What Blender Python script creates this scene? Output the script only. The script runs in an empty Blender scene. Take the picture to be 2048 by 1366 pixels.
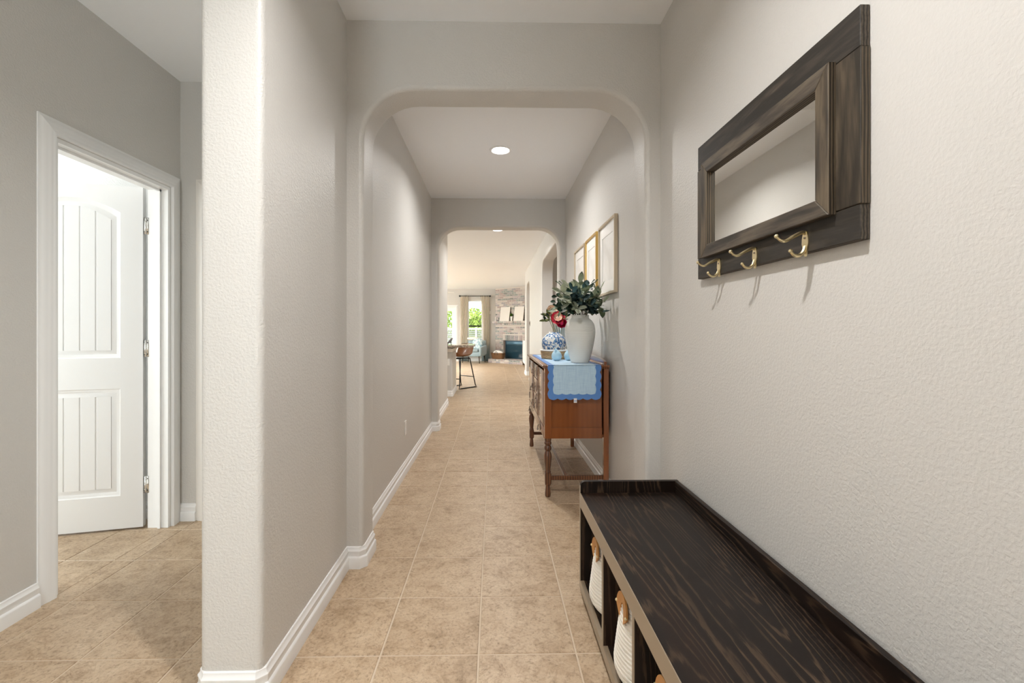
import bpy, bmesh, math, random
from mathutils import Vector, Matrix, noise
PI = math.pi
random.seed(7)
scene = bpy.context.scene
C = scene.collection

# ------------------------------------------------------------------ camera
H, F, TH = 1.18, 910.0, math.radians(1.1)
cam = bpy.data.cameras.new('camera'); camo = bpy.data.objects.new('camera', cam); C.objects.link(camo)
cam.sensor_width = 36.0; cam.lens = F / 2048 * 36
cam.shift_x = (1024 - 1005.4) / 2048; cam.shift_y = -(683 - 660.0) / 2048
cam.clip_start = 0.02; cam.clip_end = 200
camo.location = (0, 0, H); camo.rotation_euler = (PI / 2, 0, -TH)
scene.camera = camo

# ------------------------------------------------------------------ world, sun, exposure
w = bpy.data.worlds.new('world'); scene.world = w; w.use_nodes = True
bg = w.node_tree.nodes['Background']; bg.inputs[0].default_value = (0.86, 0.93, 1.0, 1); bg.inputs[1].default_value = 2.2
sun = bpy.data.lights.new('sun', 'SUN'); sun.energy = 5.0; sun.angle = math.radians(1); sun.color = (1, .95, .86)
suno = bpy.data.objects.new('sun', sun); C.objects.link(suno); suno.rotation_euler = (math.radians(48), 0, math.radians(-25))
scene.view_settings.view_transform = 'Standard'; scene.view_settings.look = 'None'
scene.view_settings.exposure = 0.68; scene.view_settings.gamma = 1.0; scene.view_settings.use_curve_mapping = False
scene.cycles.max_bounces = 9; scene.cycles.diffuse_bounces = 6; scene.cycles.adaptive_threshold = 0.03
CAN_W = dict(foyer=16.0, hall=12.8, mid=14.0, kitchen=15.0, side=17.0)       # recessed lamps
DAY_W = dict(front=19.0, bedroom=53.0, living=76.0)                     # daylight through the windows

# ------------------------------------------------------------------ dimensions
XL, XR, ZC = -0.732, 0.838, 2.72
XE = -1.945
YA, YA2 = 2.275, 2.47          # first arch
YB, YB2 = 5.33, 5.51           # second arch
YK = 7.2                       # end of the hall's left wall
YW = 17.2                      # far wall
WT = 0.12

# ------------------------------------------------------------------ materials
MATS = {}
def mat(name, col, rough=.5, metal=0, spec=.5, coat=0, emit=None, sheen=0):
    m = bpy.data.materials.new(name); m.use_nodes = True
    p = m.node_tree.nodes['Principled BSDF']
    p.inputs['Base Color'].default_value = (*col, 1); p.inputs['Roughness'].default_value = rough
    p.inputs['Metallic'].default_value = metal; p.inputs['Specular IOR Level'].default_value = spec
    p.inputs['Coat Weight'].default_value = coat; p.inputs['Coat Roughness'].default_value = .12
    if sheen: p.inputs['Sheen Weight'].default_value = sheen
    if emit:
        p.inputs['Emission Color'].default_value = (*emit[0], 1); p.inputs['Emission Strength'].default_value = emit[1]
    MATS[name] = m
    return m
def N(m, t, **kw):
    n = m.node_tree.nodes.new(t)
    for k, v in kw.items():
        if k in n.inputs: n.inputs[k].default_value = v
        else: setattr(n, k, v)
    return n
def L(m, a, b): m.node_tree.links.new(a, b)
def P(m): return m.node_tree.nodes['Principled BSDF']
def coords(m, kind='pos', scale=(1, 1, 1), rand=0):
    if kind == 'pos': src = N(m, 'ShaderNodeNewGeometry').outputs['Position']
    else: src = N(m, 'ShaderNodeTexCoord').outputs['Object']
    mp = N(m, 'ShaderNodeMapping'); mp.inputs['Scale'].default_value = scale; L(m, src, mp.inputs['Vector'])
    if rand:
        oi = N(m, 'ShaderNodeObjectInfo'); mul = N(m, 'ShaderNodeVectorMath', operation='SCALE')
        comb = N(m, 'ShaderNodeCombineXYZ')
        for i in range(3): L(m, oi.outputs['Random'], comb.inputs[i])
        L(m, comb.outputs[0], mul.inputs[0]); mul.inputs['Scale'].default_value = rand
        L(m, mul.outputs[0], mp.inputs['Location'])
    return mp.outputs['Vector']
def nz(m, vec, scale, detail=4, rough=.55, dist=0):
    n = N(m, 'ShaderNodeTexNoise'); L(m, vec, n.inputs['Vector'])
    n.inputs['Scale'].default_value = scale; n.inputs['Detail'].default_value = detail
    n.inputs['Roughness'].default_value = rough; n.inputs['Distortion'].default_value = dist
    return n.outputs['Fac']
def ramp(m, fac, stops, interp='LINEAR'):
    r = N(m, 'ShaderNodeValToRGB'); L(m, fac, r.inputs[0]); cr = r.color_ramp; cr.interpolation = interp
    while len(cr.elements) < len(stops): cr.elements.new(.5)
    for e, (p, c) in zip(cr.elements, stops): e.position = p; e.color = (*c, 1) if len(c) == 3 else c
    return r.outputs[0]
def bump(m, height, strength=.3, dist=.002):
    b = N(m, 'ShaderNodeBump'); b.inputs['Strength'].default_value = strength; b.inputs['Distance'].default_value = dist
    L(m, height, b.inputs['Height']); L(m, b.outputs[0], P(m).inputs['Normal'])
def mixc(m, fac, a, b, mode='MIX'):
    n = N(m, 'ShaderNodeMix', data_type='RGBA', blend_type=mode)
    for sock, v in ((n.inputs[0], fac), (n.inputs[6], a), (n.inputs[7], b)):
        if isinstance(v, (int, float)): sock.default_value = v
        elif isinstance(v, tuple): sock.default_value = (*v, 1)
        else: L(m, v, sock)
    return n.outputs[2]

def plaster(name, col, rough, strength, scale=62):
    m = mat(name, col, rough)
    v = coords(m)
    a = nz(m, v, scale, 3, .5, .3)
    h = ramp(m, a, [(.38, (0, 0, 0)), (.62, (1, 1, 1))])
    bump(m, h, strength, .0016)
    return m
plaster('paint', (.63, .613, .583), .42, .38, 125)
plaster('paint_white', (.80, .80, .79), .5, .5, 110)
plaster('ceiling_white', (.92, .935, .955), .6, .12, 45)
mat('trim', (.86, .86, .855), .32)
mat('trim_cream', (.80, .765, .72), .35)
mat('door_white', (.86, .865, .87), .35)
mat('chrome', (.82, .82, .80), .25, 1)
mat('plastic_white', (.86, .85, .82), .35)
mat('plastic_dark', (.25, .20, .16), .4)
mat('grout', (.60, .49, .37), .8)
mat('lens', (.9, .9, .9), .5, emit=((1, .97, .92), 14.0))
mat('black_metal', (.02, .02, .022), .4, .6)
mat('brass', (.80, .68, .42), .3, 1)
mat('gold', (.75, .52, .18), .35, 1)
mat('champagne', (.62, .53, .40), .38, .6)
mat('mat_board', (.88, .87, .85), .5, coat=.6)
mat('ceramic_blue', (.46, .68, .80), .3, coat=.3)
mat('steel_blue', (.10, .25, .60), .8, sheen=.3)
mat('canvas', (.70, .66, .61), .7)
mat('white_fabric', (.85, .82, .78), .85, sheen=.3)
mat('figurine', (.16, .15, .15), .5)
mat('clay', (.86, .84, .80), .5)
mat('dark_wood', (.035, .02, .012), .4)
mat('fan_white', (.86, .84, .80), .4)
mat('asphalt_ground', (.30, .36, .14), .9)

m = mat('tile', (.5, .34, .2), .33, spec=.45)
v = coords(m, 'pos', (1, 1, 1), 37)
big = mixc(m, .55, nz(m, v, 5.0, 6, .65, .5), nz(m, v, 19, 9, .75, .5)); fine = nz(m, v, 85, 6, .75, .2)
base = ramp(m, big, [(.33, (.29, .195, .11)), (.45, (.45, .325, .21)), (.56, (.54, .41, .28)), (.68, (.62, .49, .35))])
sp = ramp(m, fine, [(.34, (.5, .46, .42)), (.47, (.95, .94, .93)), (.75, (1.1, 1.09, 1.06))])
c1 = mixc(m, .85, base, sp, 'MULTIPLY')
vein = ramp(m, nz(m, v, 7.5, 7, .6, 1.6), [(.475, (1, 1, 1)), (.497, (.58, .5, .42)), (.519, (1, 1, 1))])
c2 = mixc(m, .45, c1, vein, 'MULTIPLY')
L(m, c2, P(m).inputs['Base Color'])
L(m, ramp(m, fine, [(.3, (.5,) * 3), (.7, (.3,) * 3)]), P(m).inputs['Roughness'])
bump(m, nz(m, v, 45, 6, .7), .16, .0015)

def wood(name, dark, mid, light, rough, stretch=(1, 1, 1), wscale=6, dist=5, coat=0, kind='obj', spec=.5, wmix=.5, bstr=.1):
    m = mat(name, mid, rough, coat=coat, spec=spec)
    v = coords(m, kind, stretch, 11 if kind == 'obj' else 0)
    n = nz(m, v, wscale, 5, .6, dist)
    wv = N(m, 'ShaderNodeTexWave', wave_type='BANDS', bands_direction='X')
    L(m, v, wv.inputs['Vector']); wv.inputs['Scale'].default_value = wscale * 1.5; wv.inputs['Distortion'].default_value = dist
    wv.inputs['Detail'].default_value = 3; wv.inputs['Detail Scale'].default_value = 1.1
    mm = mixc(m, wmix, n, wv.outputs['Fac'])
    c = ramp(m, mm, [(.25, dark), (.5, mid), (.78, light)])
    L(m, c, P(m).inputs['Base Color']); bump(m, mm, bstr, .001)
    return m
# grain runs along the axis with the small stretch value
wood('buffet_wood', (.17, .050, .014), (.25, .078, .022), (.30, .105, .032), .25, (6, 6, .6), 1.0, .8, coat=1.0, kind='pos', wmix=.06, bstr=.01)
wood('buffet_wood_top', (.12, .035, .010), (.20, .062, .018), (.27, .095, .03), .25, (9, .9, 9), 1.6, 2.5, coat=.6, kind='pos')
wood('barn_wood', (.020, .016, .012), (.055, .043, .032), (.12, .095, .068), .6, (14, 1.5, 14), 2.0, 3.0, kind='pos', bstr=.5)
wood('barn_wood_upright', (.022, .016, .010), (.065, .048, .030), (.14, .104, .065), .6, (14, 14, 1.5), 2.0, 3.0, kind='pos', bstr=.5)
wood('leg_wood', (.06, .022, .010), (.12, .045, .02), (.19, .075, .03), .28, (6, 6, 1), 2, 2, coat=.5, kind='pos')
# espresso bench top with cathedral grain
def espresso(name, scl, spec=.25, coat=0):
    m = mat(name, (.03, .018, .011), .45, spec=spec, coat=coat)
    v = coords(m, 'pos', scl)
    low = nz(m, v, .42, 1, .4, .35)
    mul = N(m, 'ShaderNodeMath', operation='MULTIPLY'); L(m, low, mul.inputs[0]); mul.inputs[1].default_value = 290
    fib = nz(m, v, 9, 4, .6); m2 = N(m, 'ShaderNodeMath', operation='MULTIPLY_ADD'); L(m, fib, m2.inputs[0]); m2.inputs[1].default_value = 7.0; L(m, mul.outputs[0], m2.inputs[2])
    sn = N(m, 'ShaderNodeMath', operation='SINE'); L(m, m2.outputs[0], sn.inputs[0])
    ring = ramp(m, sn.outputs[0], [(.0, (0, 0, 0)), (.55, (.25,) * 3), (.97, (1, 1, 1))])
    mod = mixc(m, .6, ring, ramp(m, nz(m, v, 2.2, 3, .6), [(.35, (.15,) * 3), (.7, (1, 1, 1))]), 'MULTIPLY')
    c = ramp(m, mod, [(.05, (.0085, .005, .0035)), (.4, (.019, .011, .007)), (.95, (.070, .043, .025))])
    c = mixc(m, ramp(m, nz(m, v, .9, 2, .6), [(.5, (0, 0, 0)), (.8, (.4,) * 3)]), c, (.050, .020, .010))
    L(m, c, P(m).inputs['Base Color']); bump(m, sn.outputs[0], .04, .0004)
    return m
espresso('espresso_top', (9, .75, 9))
espresso('espresso_upright', (9, 9, 1.0))
mat('espresso_edge_sheen', (.25, .19, .125), .38, spec=1.0, coat=.6)  # tan reflection along the bench edges is put into the base colour

# ribbed vase glaze
m = mat('vase_glaze', (.80, .80, .765), .45)
# blue and white jar
m = mat('blue_white_glaze', (.8, .8, .78), .15, coat=.6)
v = coords(m, 'obj')
pat = nz(m, v, 34, 3, .55, 1.2)
L(m, ramp(m, pat, [(.42, (.05, .14, .34)), (.50, (.16, .32, .55)), (.53, (.82, .80, .74)), (.64, (.84, .82, .76)), (.67, (.35, .45, .55))]), P(m).inputs['Base Color'])
# runner linen
m = mat('linen_blue', (.48, .66, .82), .85, sheen=.3)
v = coords(m)
L(m, mixc(m, .5, nz(m, coords(m, 'pos', (260, 260, 12)), 1, 2), nz(m, coords(m, 'pos', (12, 12, 260)), 1, 2)), N(m, 'ShaderNodeValToRGB').inputs[0])
rr = [n for n in m.node_tree.nodes if n.type == 'VALTORGB'][-1]
rr.color_ramp.elements[0].position = .35; rr.color_ramp.elements[0].color = (.38, .57, .76, 1)
rr.color_ramp.elements[1].position = .65; rr.color_ramp.elements[1].color = (.56, .74, .88, 1)
L(m, rr.outputs[0], P(m).inputs['Base Color'])
# wicker / woven
def woven(name, a, b, s):
    m = mat(name, a, .7)
    v = coords(m, 'obj')
    w1 = N(m, 'ShaderNodeTexWave', wave_type='BANDS', bands_direction='Z'); L(m, v, w1.inputs['Vector']); w1.inputs['Scale'].default_value = s; w1.inputs['Distortion'].default_value = 6
    L(m, ramp(m, w1.outputs['Fac'], [(.2, b), (.7, a)]), P(m).inputs['Base Color']); bump(m, w1.outputs['Fac'], .6, .004)
    return m
woven('wicker', (.34, .17, .07), (.06, .028, .012), 22)
woven('seagrass', (.74, .54, .32), (.42, .25, .11), 30)
m = mat('rope_white', (.80, .76, .68), .9, sheen=.2)
v = coords(m, 'obj'); bump(m, nz(m, v, 160, 3, .6), .5, .002)
mat('tan_leather', (.55, .26, .075), .45)
m = mat('cognac_leather', (.26, .105, .035), .28, coat=.3)
mat('armchair_fabric', (.28, .36, .39), .85, sheen=.3)
m = mat('pillow_fabric', (.5, .6, .62), .85)
v = coords(m, 'obj'); L(m, ramp(m, nz(m, v, 18, 3, .6, 1), [(.42, (.22, .36, .42)), (.56, (.66, .74, .74))]), P(m).inputs['Base Color'])
mat('cushion_cream', (.80, .74, .66), .85)
# curtains: cream cloth turning blue-grey towards the hem
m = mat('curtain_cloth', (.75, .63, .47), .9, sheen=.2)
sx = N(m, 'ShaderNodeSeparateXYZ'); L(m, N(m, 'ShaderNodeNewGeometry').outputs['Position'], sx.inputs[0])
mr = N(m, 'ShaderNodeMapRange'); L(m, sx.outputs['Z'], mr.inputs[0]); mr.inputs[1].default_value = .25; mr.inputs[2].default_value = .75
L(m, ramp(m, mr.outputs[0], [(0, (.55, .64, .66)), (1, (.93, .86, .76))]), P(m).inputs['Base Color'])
# granite
m = mat('granite', (.3, .25, .2), .12, coat=.5)
v = coords(m)
L(m, ramp(m, nz(m, v, 70, 4, .7), [(.35, (.06, .05, .05)), (.5, (.30, .23, .17)), (.62, (.55, .48, .40))]), P(m).inputs['Base Color'])
# brick, colour by brick
m = mat('brick', (.5, .4, .36), .85)
oi = N(m, 'ShaderNodeObjectInfo')
cc = ramp(m, oi.outputs['Random'], [(0, (.17, .18, .17)), (.14, (.30, .28, .29)), (.28, (.40, .33, .31)), (.42, (.50, .44, .40)), (.55, (.24, .27, .25)), (.68, (.42, .35, .36)), (.8, (.56, .51, .46)), (.9, (.36, .27, .25))], 'CONSTANT')
wh = nz(m, coords(m), 24, 4, .65)
L(m, mixc(m, ramp(m, wh, [(.45, (0, 0, 0)), (.7, (.65,) * 3)]), cc, (.60, .56, .52)), P(m).inputs['Base Color'])
bump(m, nz(m, coords(m), 60, 4, .6), .5, .004)
mat('mortar', (.60, .54, .48), .9)
mat('firebox_glass', (.02, .05, .07), .06, spec=.8)
mat('firebox_metal', (.03, .06, .085), .35, .5)
mat('firebox_louver', (.06, .13, .18), .3, .3)
# leaves
for nme, cl in (('leaf_sage', (.34, .40, .27)), ('leaf_blue', (.12, .21, .215)), ('leaf_dark', (.075, .14, .09)), ('leaf_pale', (.52, .55, .43)), ('leaf_olive', (.24, .26, .10))):
    m = mat(nme, cl, .55)
    v = coords(m, 'obj'); L(m, mixc(m, .35, (*cl,), ramp(m, nz(m, v, 40, 2), [(.3, tuple(c * .55 for c in cl)), (.7, tuple(min(1, c * 1.5) for c in cl))])), P(m).inputs['Base Color'])
mat('stem_brown', (.10, .085, .05), .7)
mat('petal_pink', (.88, .09, .17), .6)
mat('petal_magenta', (.80, .05, .24), .6)
mat('petal_blush', (.93, .68, .54), .6)
mat('petal_cream', (.93, .78, .64), .6)
mat('tree_leaf', (.20, .34, .06), .6)
mat('tree_leaf_light', (.38, .50, .10), .6)
mat('bark', (.12, .09, .06), .9)
mat('fence_board', (.22, .23, .20), .8)
mat('fence_white', (.50, .50, .47), .7)
# mirror and glass
mat('mirror', (.93, .93, .90), .02, 1)
def glass(name, fac, tint):
    m = bpy.data.materials.new(name); m.use_nodes = True; nt = m.node_tree
    for n in list(nt.nodes): nt.nodes.remove(n)
    o = nt.nodes.new('ShaderNodeOutputMaterial'); mx = nt.nodes.new('ShaderNodeMixShader')
    t = nt.nodes.new('ShaderNodeBsdfTransparent'); g = nt.nodes.new('ShaderNodeBsdfGlossy')
    t.inputs[0].default_value = (*tint, 1); g.inputs['Roughness'].default_value = .03
    mx.inputs[0].default_value = fac
    nt.links.new(t.outputs[0], mx.inputs[1]); nt.links.new(g.outputs[0], mx.inputs[2]); nt.links.new(mx.outputs[0], o.inputs[0])
    MATS[name] = m
glass('pane_glass', .06, (.96, .98, .97))
glass('vase_glass', .16, (.88, .93, .95))

# ------------------------------------------------------------------ builders
ROOT = {}
def thing(name, label, cat, loc=(0, 0, 0), rz=0, group=None, kind=None):
    o = bpy.data.objects.new(name, None); C.objects.link(o); o.empty_display_size = .1
    o.location = loc; o.rotation_euler = (0, 0, rz)
    ROOT[o.name] = Matrix.Translation(loc) @ Matrix.Rotation(rz, 4, 'Z')
    if kind == 'structure': o['kind'] = kind
    tag(o, label, cat, group)
    return o
def tag(o, label, cat, group=None, kind=None):
    o['label'] = label; o['category'] = cat
    if group: o['group'] = group
    if kind: o['kind'] = kind
    return o
def root_of(o):
    while o.parent: o = o.parent
    return o
class B:
    def __init__(s): s.bm = bmesh.new()
    def box(s, x0, x1, y0, y1, z0, z1, bev=0, seg=2):
        t = bmesh.new(); bmesh.ops.create_cube(t, size=1)
        for v in t.verts: v.co = Vector(((x0 + x1) / 2 + v.co.x * (x1 - x0), (y0 + y1) / 2 + v.co.y * (y1 - y0), (z0 + z1) / 2 + v.co.z * (z1 - z0)))
        if bev: bmesh.ops.bevel(t, geom=t.edges[:], offset=bev, segments=seg, profile=.5, affect='EDGES')
        return s.add(t)
    def add(s, t):
        me = bpy.data.meshes.new('t'); t.to_mesh(me); t.free(); s.bm.from_mesh(me); bpy.data.meshes.remove(me); return s
    def lathe(s, prof, c=(0, 0, 0), seg=24, a0=0, a1=2 * PI):
        vs = []
        full = abs(a1 - a0 - 2 * PI) < 1e-6
        n = seg if full else seg + 1
        for r, z in prof:
            if r < 1e-6: vs.append([s.bm.verts.new((c[0], c[1], c[2] + z))])
            else: vs.append([s.bm.verts.new((c[0] + r * math.cos(a0 + (a1 - a0) * i / seg), c[1] + r * math.sin(a0 + (a1 - a0) * i / seg), c[2] + z)) for i in range(n)])
        for a, b in zip(vs, vs[1:]):
            for i in range(seg):
                j = (i + 1) % n
                f = [a[i % len(a)], a[j % len(a)], b[j % len(b)], b[i % len(b)]]
                q = []
                for x in f:
                    if x not in q: q.append(x)
                if len(q) > 2:
                    try: s.bm.faces.new(q)
                    except ValueError: pass
        return s
    def tube(s, pts, r, seg=8, cap=True):
        pts = [Vector(p) for p in pts]; rs = r if isinstance(r, (list, tuple)) else [r] * len(pts)
        rings = []; up = None
        for i, p in enumerate(pts):
            d = (pts[min(i + 1, len(pts) - 1)] - pts[max(i - 1, 0)]).normalized()
            if up is None: up = Vector((0, 0, 1)) if abs(d.z) < .9 else Vector((1, 0, 0))
            a = d.cross(up).normalized(); b = a.cross(d).normalized(); up = b
            rings.append([s.bm.verts.new(p + (a * math.cos(2 * PI * k / seg) + b * math.sin(2 * PI * k / seg)) * rs[i]) for k in range(seg)])
        for a, b in zip(rings, rings[1:]):
            for k in range(seg): s.bm.faces.new((a[k], a[(k + 1) % seg], b[(k + 1) % seg], b[k]))
        if cap: s.bm.faces.new(rings[0][::-1]); s.bm.faces.new(rings[-1])
        return s
    def prism(s, poly, fn, t0, t1, holes=()):
        """poly: list of (a,b); fn(a,b,t)->xyz; caps filled, holes allowed"""
        t = bmesh.new()
        loops = [poly] + list(holes)
        for tt in (t0, t1):
            es = []
            for lp in loops:
                vs = [t.verts.new(fn(a, b, tt)) for a, b in lp]
                es += [t.edges.new((vs[i], vs[(i + 1) % len(vs)])) for i in range(len(vs))]
            if len(loops) == 1: t.faces.new([e.verts[0] for e in es])
            else: bmesh.ops.triangle_fill(t, use_beauty=True, use_dissolve=False, edges=es)
        k = 0; tot = sum(len(l) for l in loops); t.verts.ensure_lookup_table()
        for lp in loops:
            n = len(lp)
            for i in range(n):
                a, b = k + i, k + (i + 1) % n
                try: t.faces.new((t.verts[a], t.verts[b], t.verts[tot + b], t.verts[tot + a]))
                except ValueError: pass
            k += n
        bmesh.ops.recalc_face_normals(t, faces=t.faces[:])
        return s.add(t)
    def grid(s, nu, nv, fn):
        vs = [[s.bm.verts.new(fn(i / nu, j / nv)) for j in range(nv + 1)] for i in range(nu + 1)]
        for i in range(nu):
            for j in range(nv): s.bm.faces.new((vs[i][j], vs[i + 1][j], vs[i + 1][j + 1], vs[i][j + 1]))
        return s
    def shell(s, nu, nv, fn, th):
        """grid with thickness th along its normals"""
        t = bmesh.new()
        vs = [[t.verts.new(fn(i / nu, j / nv)) for j in range(nv + 1)] for i in range(nu + 1)]
        for i in range(nu):
            for j in range(nv): t.faces.new((vs[i][j], vs[i + 1][j], vs[i + 1][j + 1], vs[i][j + 1]))
        bmesh.ops.solidify(t, geom=t.faces[:], thickness=th)
        return s.add(t)
    def ball(s, c, r, u=16, v=10, sc=(1, 1, 1)):
        t = bmesh.new(); bmesh.ops.create_uvsphere(t, u_segments=u, v_segments=v, radius=r)
        for q in t.verts: q.co = Vector((c[0] + q.co.x * sc[0], c[1] + q.co.y * sc[1], c[2] + q.co.z * sc[2]))
        return s.add(t)
    def bevel_where(s, test, off, seg=4):
        es = [e for e in s.bm.edges if test(e)]
        bmesh.ops.bevel(s.bm, geom=es, offset=off, segments=seg, profile=.5, affect='EDGES', clamp_overlap=True)
        return s
    def mesh(s, name, m, ang=35, keepn=False):
        if not keepn: bmesh.ops.recalc_face_normals(s.bm, faces=s.bm.faces[:])
        thr = math.radians(ang)
        for f in s.bm.faces: f.smooth = len(f.verts) <= 4
        for e in s.bm.edges:
            if len(e.link_faces) == 2: e.smooth = e.calc_face_angle(0) < thr
        me = bpy.data.meshes.new(name); s.bm.to_mesh(me); s.bm.free()
        if m: me.materials.append(MATS[m])
        return me
    def build(s, name, m, parent=None, world=True, ang=35, kind=None, loc=None):
        if parent is not None and world:
            M = ROOT.get(root_of(parent).name)
            if M is not None: bmesh.ops.transform(s.bm, matrix=M.inverted(), verts=s.bm.verts[:])
        if loc is not None: bmesh.ops.translate(s.bm, vec=-Vector(loc), verts=s.bm.verts[:])
        o = bpy.data.objects.new(name, s.mesh(name, m, ang)); C.objects.link(o)
        if loc is not None: o.location = loc
        if parent is not None: o.parent = parent
        if kind: o['kind'] = kind
        return o
def link_mesh(name, me, parent=None, loc=(0, 0, 0), rot=(0, 0, 0), scale=(1, 1, 1)):
    o = bpy.data.objects.new(name, me); C.objects.link(o); o.location = loc; o.rotation_euler = rot; o.scale = scale
    if parent: o.parent = parent
    return o
def copy_tree(o, parent=None):
    c = o.copy(); C.objects.link(c); c.parent = parent
    for ch in [x for x in o.children]: copy_tree(ch, c)
    return c
def struct(b, name, m, label=None, cat=None, parent=None):
    o = b.build(name, m, parent)
    if parent is None:
        o['kind'] = 'structure'
        if label: o['label'] = label; o['category'] = cat
    return o
def sweep(path, prof, Nrm, split=False, closed=False):
    """profile (a, b): a to the right of the path as seen with Nrm towards the viewer, b along Nrm"""
    Nv = Vector(Nrm); pts = [Vector(p) for p in path]; n = len(pts)
    perp = [(pts[i + 1] - pts[i]).normalized().cross(Nv) for i in range(n - 1)]
    ring = []
    for i in range(n):
        if i == 0: m_ = perp[0]
        elif i == n - 1: m_ = perp[-1]
        else: m_ = (perp[i - 1] + perp[i]) / (1 + perp[i - 1].dot(perp[i]))
        ring.append([pts[i] + m_ * a + Nv * b for a, b in prof])
    out = []; b = B()
    for i in range(n - 1):
        if split: b = B()
        A = [b.bm.verts.new(p) for p in ring[i]]; D = [b.bm.verts.new(p) for p in ring[i + 1]]
        for k in range(len(prof)):
            j = (k + 1) % len(prof)
            b.bm.faces.new((A[k], A[j], D[j], D[k]))
        if split or i == 0: b.bm.faces.new(A[::-1])
        if split or i == n - 2: b.bm.faces.new(D)
        if split: out.append(b)
    return out if split else b

BASE = [(-.006, 0), (.018, 0), (.018, .050), (.0165, .055), (.011, .060), (.0105, .074), (.0125, .080), (.0125, .085), (.006, .094), (.0055, .103), (.003, .106), (-.006, .106)]
CASE = [(0, 0), (0, .018), (.012, .019), (.018, .016), (.030, .017), (.040, .013), (.058, .011), (.064, .007), (.072, .006), (.072, 0)]

# ------------------------------------------------------------------ structure: floor with its tiles
fl = B().box(-6.2, 4.2, -1.9, 17.4, -.12, -.0025).build('floor', 'grout'); fl['kind'] = 'structure'
fl['label'] = 'tan stone-look tile floor running through hall and living room'; fl['category'] = 'floor'
PT = .3565; GX, GY = -.056, 1.657; GAP = .0032
def tile_mesh(b, x0, x1, y0, y1, cx=0, cy=0):
    t = bmesh.new(); z0, z1, c = -.0024, 0.0, .0018
    lo = [t.verts.new((x - cx, y - cy, z0)) for x, y in ((x0, y0), (x1, y0), (x1, y1), (x0, y1))]
    hi = [t.verts.new((x - cx, y - cy, z1)) for x, y in ((x0 + c, y0 + c), (x1 - c, y0 + c), (x1 - c, y1 - c), (x0 + c, y1 - c))]
    for i in range(4): t.faces.new((lo[i], lo[(i + 1) % 4], hi[(i + 1) % 4], hi[i]))
    t.faces.new(hi); b.add(t)
full = B(); tile_mesh(full, -PT / 2 + GAP, PT / 2 - GAP, -PT / 2 + GAP, PT / 2 - GAP); full_me = full.mesh('tile', 'tile')
REG = [(XL, XR, 1.18, 7.2), (XL, XR, 7.2, 12.4), (XE, XL, 1.18, 1.45), (XE, -.93, 1.45, 2.86), (-2.9, XE, 1.5, 2.9), (-1.35, XL, 7.2, 9.4)]
rest = B()
REST = [(XE, XR, -1.6, 1.18), (-6, XL, 9.4, 17.2), (XL, 1.36, 12.4, 17.2), (-6, -1.35, 7.2, 9.4), (XR, 4.0, 5.6, 12.1), (-4.2, -2.9, -.5, 2.9), (-2.9, XE - .12, -.5, 1.5)]
def cells(rg):
    x0, x1, y0, y1 = rg
    for i in range(math.floor((x0 - GX) / PT), math.ceil((x1 - GX) / PT)):
        for j in range(math.floor((y0 - GY) / PT), math.ceil((y1 - GY) / PT)):
            a, b_, c, d = GX + i * PT, GX + (i + 1) * PT, GY + j * PT, GY + (j + 1) * PT
            A, B_, C_, D = max(a, x0), min(b_, x1), max(c, y0), min(d, y1)
            whole = (A, B_, C_, D) == (a, b_, c, d)
            # gap only at true joints
            ga, gb, gc, gd = [GAP if abs(p - q) < 1e-9 else 0 for p, q in ((A, a), (B_, b_), (C_, c), (D, d))]
            if B_ - A > .02 and D - C_ > .02: yield whole, A + ga, B_ - gb, C_ + gc, D - gd
for rg in REG:
    for whole, a, b_, c, d in cells(rg):
        cx, cy = (a + b_) / 2, (c + d) / 2
        if whole: link_mesh('tile', full_me, fl, (cx, cy, 0))
        else:
            q = B(); tile_mesh(q, a, b_, c, d, cx, cy); o = q.build('tile', 'tile', fl, world=False); o.location = (cx, cy, 0)
for rg in REST:
    for whole, a, b_, c, d in cells(rg): tile_mesh(rest, a, b_, c, d)
o = rest.build('far_tiles', 'tile', fl, kind='stuff')

struct(B().box(-6.2, 4.2, -1.9, 17.4, ZC, ZC + .12), 'ceiling', 'ceiling_white', 'smooth white ceiling over hall and living room', 'ceiling')

# ------------------------------------------------------------------ structure: walls
def arch_outline(lo, hi, ops, R=.25, n=10):
    p = [(lo, 0)]
    for a, b, top in ops:
        p += [(a, 0)]
        p += [(a + R - R * math.cos(t), top - R + R * math.sin(t)) for t in [PI / 2 * k / n for k in range(n + 1)]]
        p += [(b - R + R * math.sin(t), top - R + R * math.cos(t)) for t in [PI / 2 * k / n for k in range(n + 1)]]
        p += [(b, 0)]
    p += [(hi, 0), (hi, ZC), (lo, ZC)]
    return p
def arch_wall(name, lo, hi, ops, t0, t1, axis, label, ends=()):
    fn = (lambda a, b, t: (a, t, b)) if axis == 'x' else (lambda a, b, t: (t, a, b))
    ai = 0 if axis == 'x' else 1; ti = 1 - ai
    b = B(); b.prism(arch_outline(lo, hi, ops), fn, t0, t1)
    def inn(v):
        return any(a - 1e-4 <= v.co[ai] <= c + 1e-4 and v.co.z <= top + 1e-4 for a, c, top in ops)
    def test(e):
        p, q = e.verts
        if abs(p.co[ti] - q.co[ti]) > 1e-5: return False
        if p.co.z < 1e-4 and q.co.z < 1e-4: return False
        if inn(p) and inn(q): return True
        return any(abs(p.co[ai] - x) < 1e-4 and abs(q.co[ai] - x) < 1e-4 for x in ends)
    b.bevel_where(test, .022, 4)
    return struct(b, name, 'paint', label, 'wall')
arch_wall('wall_arch_near', XL, XR, [(-.65, .762, 2.38)], YA, YA2, 'x', 'greige cross wall with wide rounded archway nearest the bench')
arch_wall('wall_arch_far', XL, XR, [(-.655, .778, 2.382)], YB, YB2, 'x', 'greige cross wall with rounded archway beyond the buffet')
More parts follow.
